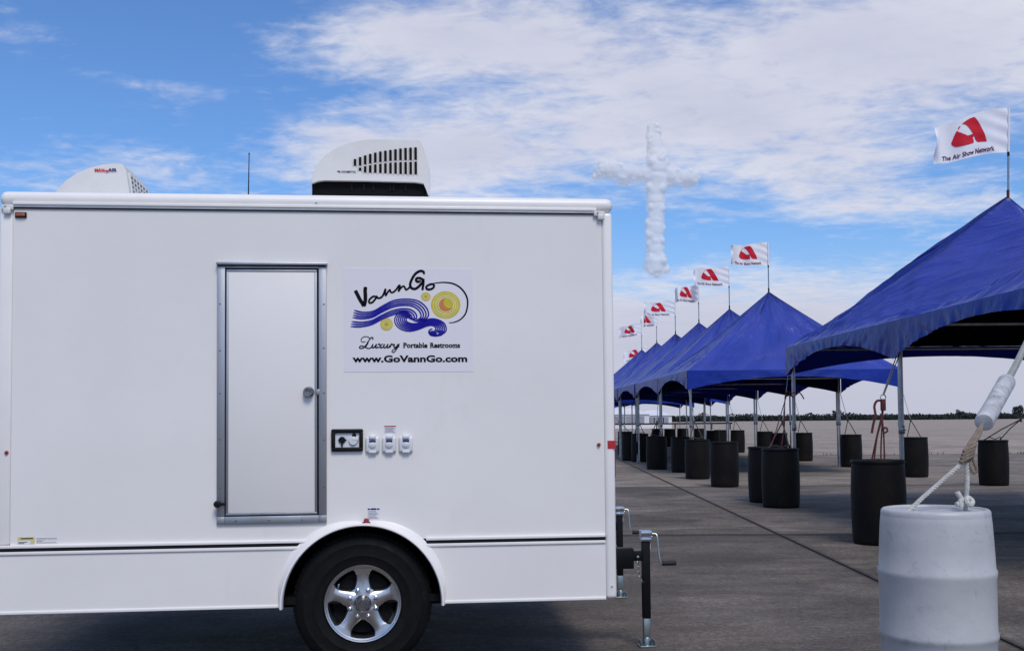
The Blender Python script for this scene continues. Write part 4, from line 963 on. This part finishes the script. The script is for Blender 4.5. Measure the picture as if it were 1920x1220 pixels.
for (k, x, y, lab) in dl: D[k] = (x, y); drum(x, y, lab, True, random.uniform(0, 3))

# ------------------------------------------------------------------ straps and ropes
def tie(top, base, label, m='strap_dark', split=.55, r=.010, loops=True):
    """strap from a tent corner to a drum lid, forking above the lid"""
    t = thing('tie_down_strap', label, 'strap', (base[0], base[1], .93), 0, 'straps tying the tents to black drums')
    o = Vector((base[0], base[1], .93)); T = Vector(top)-o; K = T*split*.55+Vector((0, 0, .05))
    MB().tube([T, T*.8, K], [r*.6, r*.6, r*.7], 6).build('upper_line', 'cable_steel', t)
    lo = MB()
    for s_ in (-.18, .15): lo.tube([K, K*.5+Vector((s_*.45, 0, .02)), Vector((s_, .02*s_, .0))], r, 6)
    lo.tube([K+Vector((0, 0, .03)), K-Vector((0, 0, .05))], r*2, 6)
    if loops: lo.tube(catmull([(-.18, 0, 0), (-.10, -.08, .05), (.0, -.10, .02), (.12, -.08, .055), (.15, 0, 0)], 4), r*.9, 6)
    lo.build('lower_straps', m, t)
hem = lambda k, c: row_pt([s for s in specs if s[0] == k][0][1]+(0.02 if c in (0, 3) else [s for s in specs if s[0] == k][0][3]-.02), [s for s in specs if s[0] == k][0][2]+(0.02 if c in (0, 1) else [s for s in specs if s[0] == k][0][4]-.02), 2.14)
for key, tk, c, lab in [('B', 1, 3, 'dark strap tangle from the end corner of the nearest long tent down to its drum'), ('D', 2, 0, 'dark strap from the near left corner of the middle tent to its drum'),
                        ('F', 3, 0, 'dark forked strap above the drum by the thin pale leg'), ('G', 4, 0, 'dark forked strap above the left row drum behind the thin pale leg'), ('I', 5, 3, 'dark forked strap above the drum closest to the tail light'),
                        ('K', 1, 2, 'dark strap down to the far right drum behind the foam sleeve'), ('L', 2, 1, 'dark forked strap above the drum behind the collared leg'), ('M', 2, 2, 'pale line and fork above the lone drum on the apron'),
                        ('N', 3, 2, 'dark fork above the drum left of the lone drum'), ('O', 4, 2, 'thin fork above the small drum in the back row'), ('P', 5, 2, 'thin fork above the drum at the right end of the farther tents')]:
    tie(hem(tk, c), D[key], lab, loops=key in 'BDKFG', r=.011 if key in 'BKL' else .012)
# red ratchet strap at the nearest black drum
rs = thing('ratchet_strap', 'red ratchet strap with steel ring between the tent corner and the nearest black drum', 'strap', (4.09, 12.35, .93))
ro = Vector((4.09, 12.35, .93)); top = row_pt(5.02, 13.5, 2.14)-ro; ring_c = Vector((.075, -.01, .70))
MB().tube([top, ring_c+Vector((.0, 0, .03))], .007, 6).tube([top+Vector((.03, 0, 0)), ring_c+Vector((.01, 0, .03))], .006, 6).build('cable', 'cable_steel', rs)
MB().tube([ring_c+Vector((.03*math.cos(a*PI/8), 0, .03*math.sin(a*PI/8))) for a in range(17)], .006, 6, cap=False).build('ring', 'chrome', rs)
def webbing(P, w, th=.004):
    mb = MB(); P = [Vector(p) for p in P]; vs = []
    for i, p in enumerate(P):
        d = (P[min(i+1, len(P)-1)]-P[max(i-1, 0)]).normalized(); sd_ = d.cross(Vector((0, 1, 0))).normalized()
        for a, b in ((-1, -1), (1, -1), (1, 1), (-1, 1)): vs.append(p+sd_*a*w/2+Vector((0, b*th, 0)))
    fs = [(i*4+j, (i+1)*4+j, (i+1)*4+(j+1) % 4, i*4+(j+1) % 4) for i in range(len(P)-1) for j in range(4)]
    return vs, fs
wb = MB()
for P in ([(.075, -.01, .675), (.055, -.01, .5), (.0, -.02, .30), (-.075, -.03, .0)], [(.078, -.012, .675), (.062, -.012, .45), (.035, -.03, .2), (.02, -.05, .0)], [(.080, -.01, .675), (.058, -.01, .5), (.065, -.03, .3), (.060, -.05, .0)], [(.05, -.02, .44), (-.01, -.03, .25), (-.055, -.05, .0)]): wb.add(*webbing(catmull(P, 4), .016))
wb.build('webbing', 'strap_red', rs)
tl_ = MB(); tl_.add(*webbing(catmull([(.06, -.02, .66), (-.0, -.03, .66), (-.035, -.04, .60), (-.03, -.05, .50), (-.055, -.05, .40), (-.075, -.05, .30)], 5), .026)); tl_.add(*webbing(catmull([(.05, -.03, .34), (.09, -.04, .36), (.10, -.05, .32), (.06, -.05, .30)], 4), .02)); tl_.build('loose_tail', 'strap_red', rs)
MB().box(.048, .098, -.035, .015, .55, .68, .006).build('buckle', 'strap_red', rs)
# red strap end seen at the leg of the middle gap
r2 = MB(); o2 = row_pt(5.0, 18.3)
r2.add(*webbing(catmull([(o2.x-.02, o2.y-.3, 1.75), (o2.x-.12, o2.y-.3, 1.85), (o2.x-.16, o2.y-.3, 1.65), (o2.x-.22, o2.y-.5, 1.3), (D['B'][0]+.02, D['B'][1], .96)], 5), .018)); r2.add(*webbing(catmull([(o2.x-.16, o2.y-.3, 1.75), (o2.x+.06, o2.y-.3, 1.84), (o2.x+.16, o2.y-.3, 1.72)], 5), .018))
r2.add(*webbing([(o2.x-.12, o2.y-.3, 1.8), (D['B'][0]-.14, D['B'][1], .96)], .014))
tag(r2.build('ratchet_strap', 'strap_red'), 'red and dark strap knotted round the leg at the end of the nearest long tent', 'strap')

# white drum rig: rope, knot, foam sleeve, grey strap up to the tent eave
K = Vector((2.325, 5.64, 1.19)); 
def braid(mb, P, r):      # three twisted strands
    Q = [Vector(p) for p in P]; L_ = [0]
    for i in range(1, len(Q)): L_.append(L_[-1]+(Q[i]-Q[i-1]).length)
    n = max(12, int(L_[-1]/.006)); pts = []
    for k in range(n+1):
        s_ = L_[-1]*k/n; i = max(j for j in range(len(Q)-1) if L_[j] <= s_+1e-9); t = (s_-L_[i])/max(1e-6, L_[i+1]-L_[i]); pts.append(Q[i].lerp(Q[i+1], min(t, 1)))
    for st_ in range(3):
        pp = []
        for k, p in enumerate(pts):
            d = (pts[min(k+1, n)]-pts[max(k-1, 0)]).normalized(); u = d.cross(Vector((0, 1, .01))).normalized(); w = d.cross(u); a = k*.75+st_*2*PI/3
            pp.append(p+(u*math.cos(a)+w*math.sin(a))*r*.5)
        mb.tube(pp, r*.62, 6)
rope = thing('rope', 'white twisted rope tied from the white drum lid up to the tan knot', 'rope', (2.2, 5.66, .93))
oo = Vector((2.2, 5.66, .93)); rp_ = MB(); Lh = [Vector((2.00, 5.60, .922)), Vector((2.09, 5.61, 1.0)), K+Vector((-.03, 0, -.03))]
braid(rp_, [p-oo for p in Lh], .011); rp_.build('long_rope', 'rope_white', rope)
rp_ = MB(); braid(rp_, [p-oo for p in (K+Vector((.0, 0, -.02)), Vector((2.322, 5.64, 1.05)), Vector((2.318, 5.66, .92)))], .012); rp_.build('short_rope', 'rope_white', rope)
kb = MB()
for P in ([(2.318, 5.64, .965), (2.285, 5.62, .985), (2.262, 5.62, 1.02)], [(2.318, 5.64, .960), (2.28, 5.61, .962), (2.248, 5.60, .958)], [(2.30, 5.62, .975), (2.27, 5.60, .975), (2.272, 5.60, .945)], [(2.325, 5.63, .99), (2.30, 5.60, .98), (2.318, 5.60, .955), (2.34, 5.62, .97), (2.325, 5.63, .99)]):
    kb.tube(catmull([Vector(p)-oo for p in P], 4), [.013]*(len(catmull(P, 4))), 8)
kb.build('bow_knot', 'rope_white', rope)
ss = thing('sleeved_strap', 'grey strap running through a scuffed white foam sleeve above the white drum', 'strap', K)
z0 = Vector((0, 0, 0)); kn = MB()
A1 = Vector((2.480, 5.83, 1.345))-K
for s_ in (-.008, .010): kn.tube(catmull([(s_, 0, -.02), (s_+.02, .02, .05), A1*.75+Vector((s_, 0, 0)), A1*1.1], 4), .011, 8)
for k in range(4): kn.tube(catmull([(-.035+.006*k, -.012, -.02+.018*k), (-.005+.006*k, -.022, .0+.018*k), (.025+.005*k, -.01, .015+.018*k), (.0+.006*k, .02, .0+.018*k), (-.035+.006*k, -.012, -.02+.018*k)], 4), .011, 8)
kn.tube(catmull([(.02, -.01, .02), (.035, -.01, -.03), (.045, -.01, -.06), (.03, -.01, -.075), (.015, -.01, -.05), (.01, 0, 0)], 4), .008, 8); kn.build('knot', 'knot_tan', ss)
B0 = Vector((2.520, 5.88, 1.370))-K; B1 = Vector((2.905, 6.45, 1.605))-K
END = row_pt(5.0, 9.6, 2.56)-K
dd = (B1-B0).normalized()
sl_ = MB().tube([B0-dd*.004, B0, B0+dd*.008, B0+dd*.05, B0+dd*.30, B0+dd*.32, B0+dd*.34, B1-dd*.2, B1-dd*.01, B1, B1+dd*.004], [.026, .046, .049, .050, .0485, .0465, .0485, .0495, .050, .048, .028], 24); sl_.build('foam_sleeve', 'foam_tube', ss, angle=40)
gs = MB().tube([B1-dd*.02, B1+dd*.06, B1+dd*.3, END], [.030, .024, .022, .022], 8); gs.build('upper_strap', 'strap_grey', ss)

# ------------------------------------------------------------------ far background on the left of the apron
def marquee(x, y, w, d, h, pk, label):
    t = thing('white_marquee', label, 'marquee', (x, y, 0), 0, 'white marquees far across the airfield')
    MB().box(-w/2, w/2, -d/2, d/2, 0, h).build('walls', 'marquee', t)
    r_ = MB()
    r_.add([(-w/2-.2, -d/2-.2, h), (w/2+.2, -d/2-.2, h), (w/2+.2, d/2+.2, h), (-w/2-.2, d/2+.2, h), (-w*.18, 0, pk), (w*.18, 0, pk)], [(0, 1, 5, 4), (1, 2, 5), (2, 3, 4, 5), (3, 0, 4)]); r_.build('roof', 'marquee', t, smooth=False)
    pn = MB()
    for k in range(6): pn.box(-w/2+.3+k*(w-1)/6, -w/2+.3+k*(w-1)/6+.9, -d/2-.03, -d/2-.002, .9, h-.3)
    pn.build('window_panels', 'ink_grey', t)
marquee(18.3, 178, 7, 6, 2.3, 3.3, 'left white marquee far beyond the tents, next to the trailer edge')
marquee(23.2, 182, 5.5, 6, 2.1, 3.0, 'right white marquee far beyond the tents')
fc = thing('barrier_fence', 'low dark barrier rail running in front of the white marquees', 'barrier', (16, 150, 0))
MB().box(-4, 14, -.05, .05, .75, .95).build('rail', 'chassis', fc); 
for k in range(8): MB().box(-3.9+k*2.5, -3.75+k*2.5, -.05, .05, 0, .749).build('post', 'chassis', fc)

# ------------------------------------------------------------------ cross of smoke
cm = MB(); CY = 260.0
def cxp(px, py): return ((px-960)/FPX*CY, (788-py)/FPX*CY+1.4)
def blob(px, py, r, dy=0):
    x, z = cxp(px, py); bm = bmesh.new(); bmesh.ops.create_icosphere(bm, subdivisions=3, radius=r/FPX*CY)
    for v in bm.verts:
        d = v.co.normalized(); k = 1+.10*noise.noise(v.co*.9+Vector((px*.3, py*.3, 0))); v.co = v.co*k + Vector((x, dy, z))
    cm.bm(bm)
rc = random.Random(3)
def limb(P, n=10):
    Q = catmull(P, n); pts = []; rs = []
    for k, (px, py, r) in enumerate(Q):
        x, z = cxp(px, py); pts.append((x, .6*noise.noise((k*.3, 2, 0)), z)); rs.append(r*1.02/FPX*CY*(1+.10*noise.noise((k*.8, 7, px*.1))))
    cm.tube(pts, rs, 24)
    return Q
up = limb([(1233, 232, 6), (1232, 240, 13), (1233, 262, 15), (1236, 290, 19), (1238, 318, 22), (1236, 345, 19), (1234, 370, 18), (1235, 395, 17), (1232, 425, 19), (1231, 455, 17), (1233, 480, 17), (1232, 500, 18), (1232, 508, 12)])
bar = limb([(1122, 322, 4), (1130, 318, 12), (1146, 314, 17), (1162, 318, 15), (1180, 322, 18), (1205, 324, 16), (1238, 322, 18), (1265, 328, 15), (1290, 332, 15), (1306, 330, 14), (1316, 326, 5)])
for (px, py, r) in up+bar:
    for _ in range(2):
        a = rc.uniform(0, 2*PI); blob(px+math.cos(a)*r*.68, py+math.sin(a)*r*.68, r*rc.uniform(.34, .58), rc.uniform(-1.0, .6)*r/FPX*CY*.6)
for (a, b, c) in [(1120, 328, 7), (1127, 327, 8), (1136, 306, 11), (1170, 336, 10), (1178, 340, 8), (1304, 342, 9), (1292, 346, 8), (1262, 343, 8), (1219, 502, 11), (1250, 505, 11), (1216, 494, 9), (1220, 478, 9), (1247, 484, 9)]: blob(a, b, c)
cme = cm.mesh('smoke_cross', 'marquee')
cross = bpy.data.objects.new('smoke_cross', cme); col.objects.link(cross); cross.location = (0, CY, 0)
rm = cross.modifiers.new('merge', 'REMESH'); rm.mode = 'VOXEL'; rm.voxel_size = .18; rm.use_smooth_shade = True
smo = cross.modifiers.new('soft', 'SMOOTH'); smo.iterations = 20; smo.factor = .5
mc = bpy.data.materials.new('smoke'); mc.use_nodes = True; MAT['smoke'] = mc; cme.materials.clear(); cme.materials.append(mc)
N = mc.node_tree.nodes; L = mc.node_tree.links; b = N['Principled BSDF']; out = N['Material Output']
dfu = N.new('ShaderNodeBsdfDiffuse'); dfu.inputs['Color'].default_value = (.97, .975, .98, 1); tr_ = N.new('ShaderNodeBsdfTransparent'); tl2 = N.new('ShaderNodeBsdfTranslucent'); tl2.inputs['Color'].default_value = (.97, .98, .98, 1)
lw = N.new('ShaderNodeLayerWeight'); lw.inputs['Blend'].default_value = .35
rmp = N.new('ShaderNodeMapRange'); rmp.inputs['From Min'].default_value = .10; rmp.inputs['From Max'].default_value = .80; rmp.inputs['To Min'].default_value = .42; rmp.inputs['To Max'].default_value = .97; L.new(lw.outputs['Facing'], rmp.inputs['Value'])
m1 = N.new('ShaderNodeMixShader'); m1.inputs[0].default_value = .25; L.new(dfu.outputs[0], m1.inputs[1]); L.new(tl2.outputs[0], m1.inputs[2])
m2 = N.new('ShaderNodeMixShader'); L.new(rmp.outputs[0], m2.inputs[0]); L.new(m1.outputs[0], m2.inputs[1]); L.new(tr_.outputs[0], m2.inputs[2]); L.new(m2.outputs[0], out.inputs['Surface']); N.remove(b)
tag(cross, 'puffy white smoke cross hanging in the sky above the tents', 'cloud')
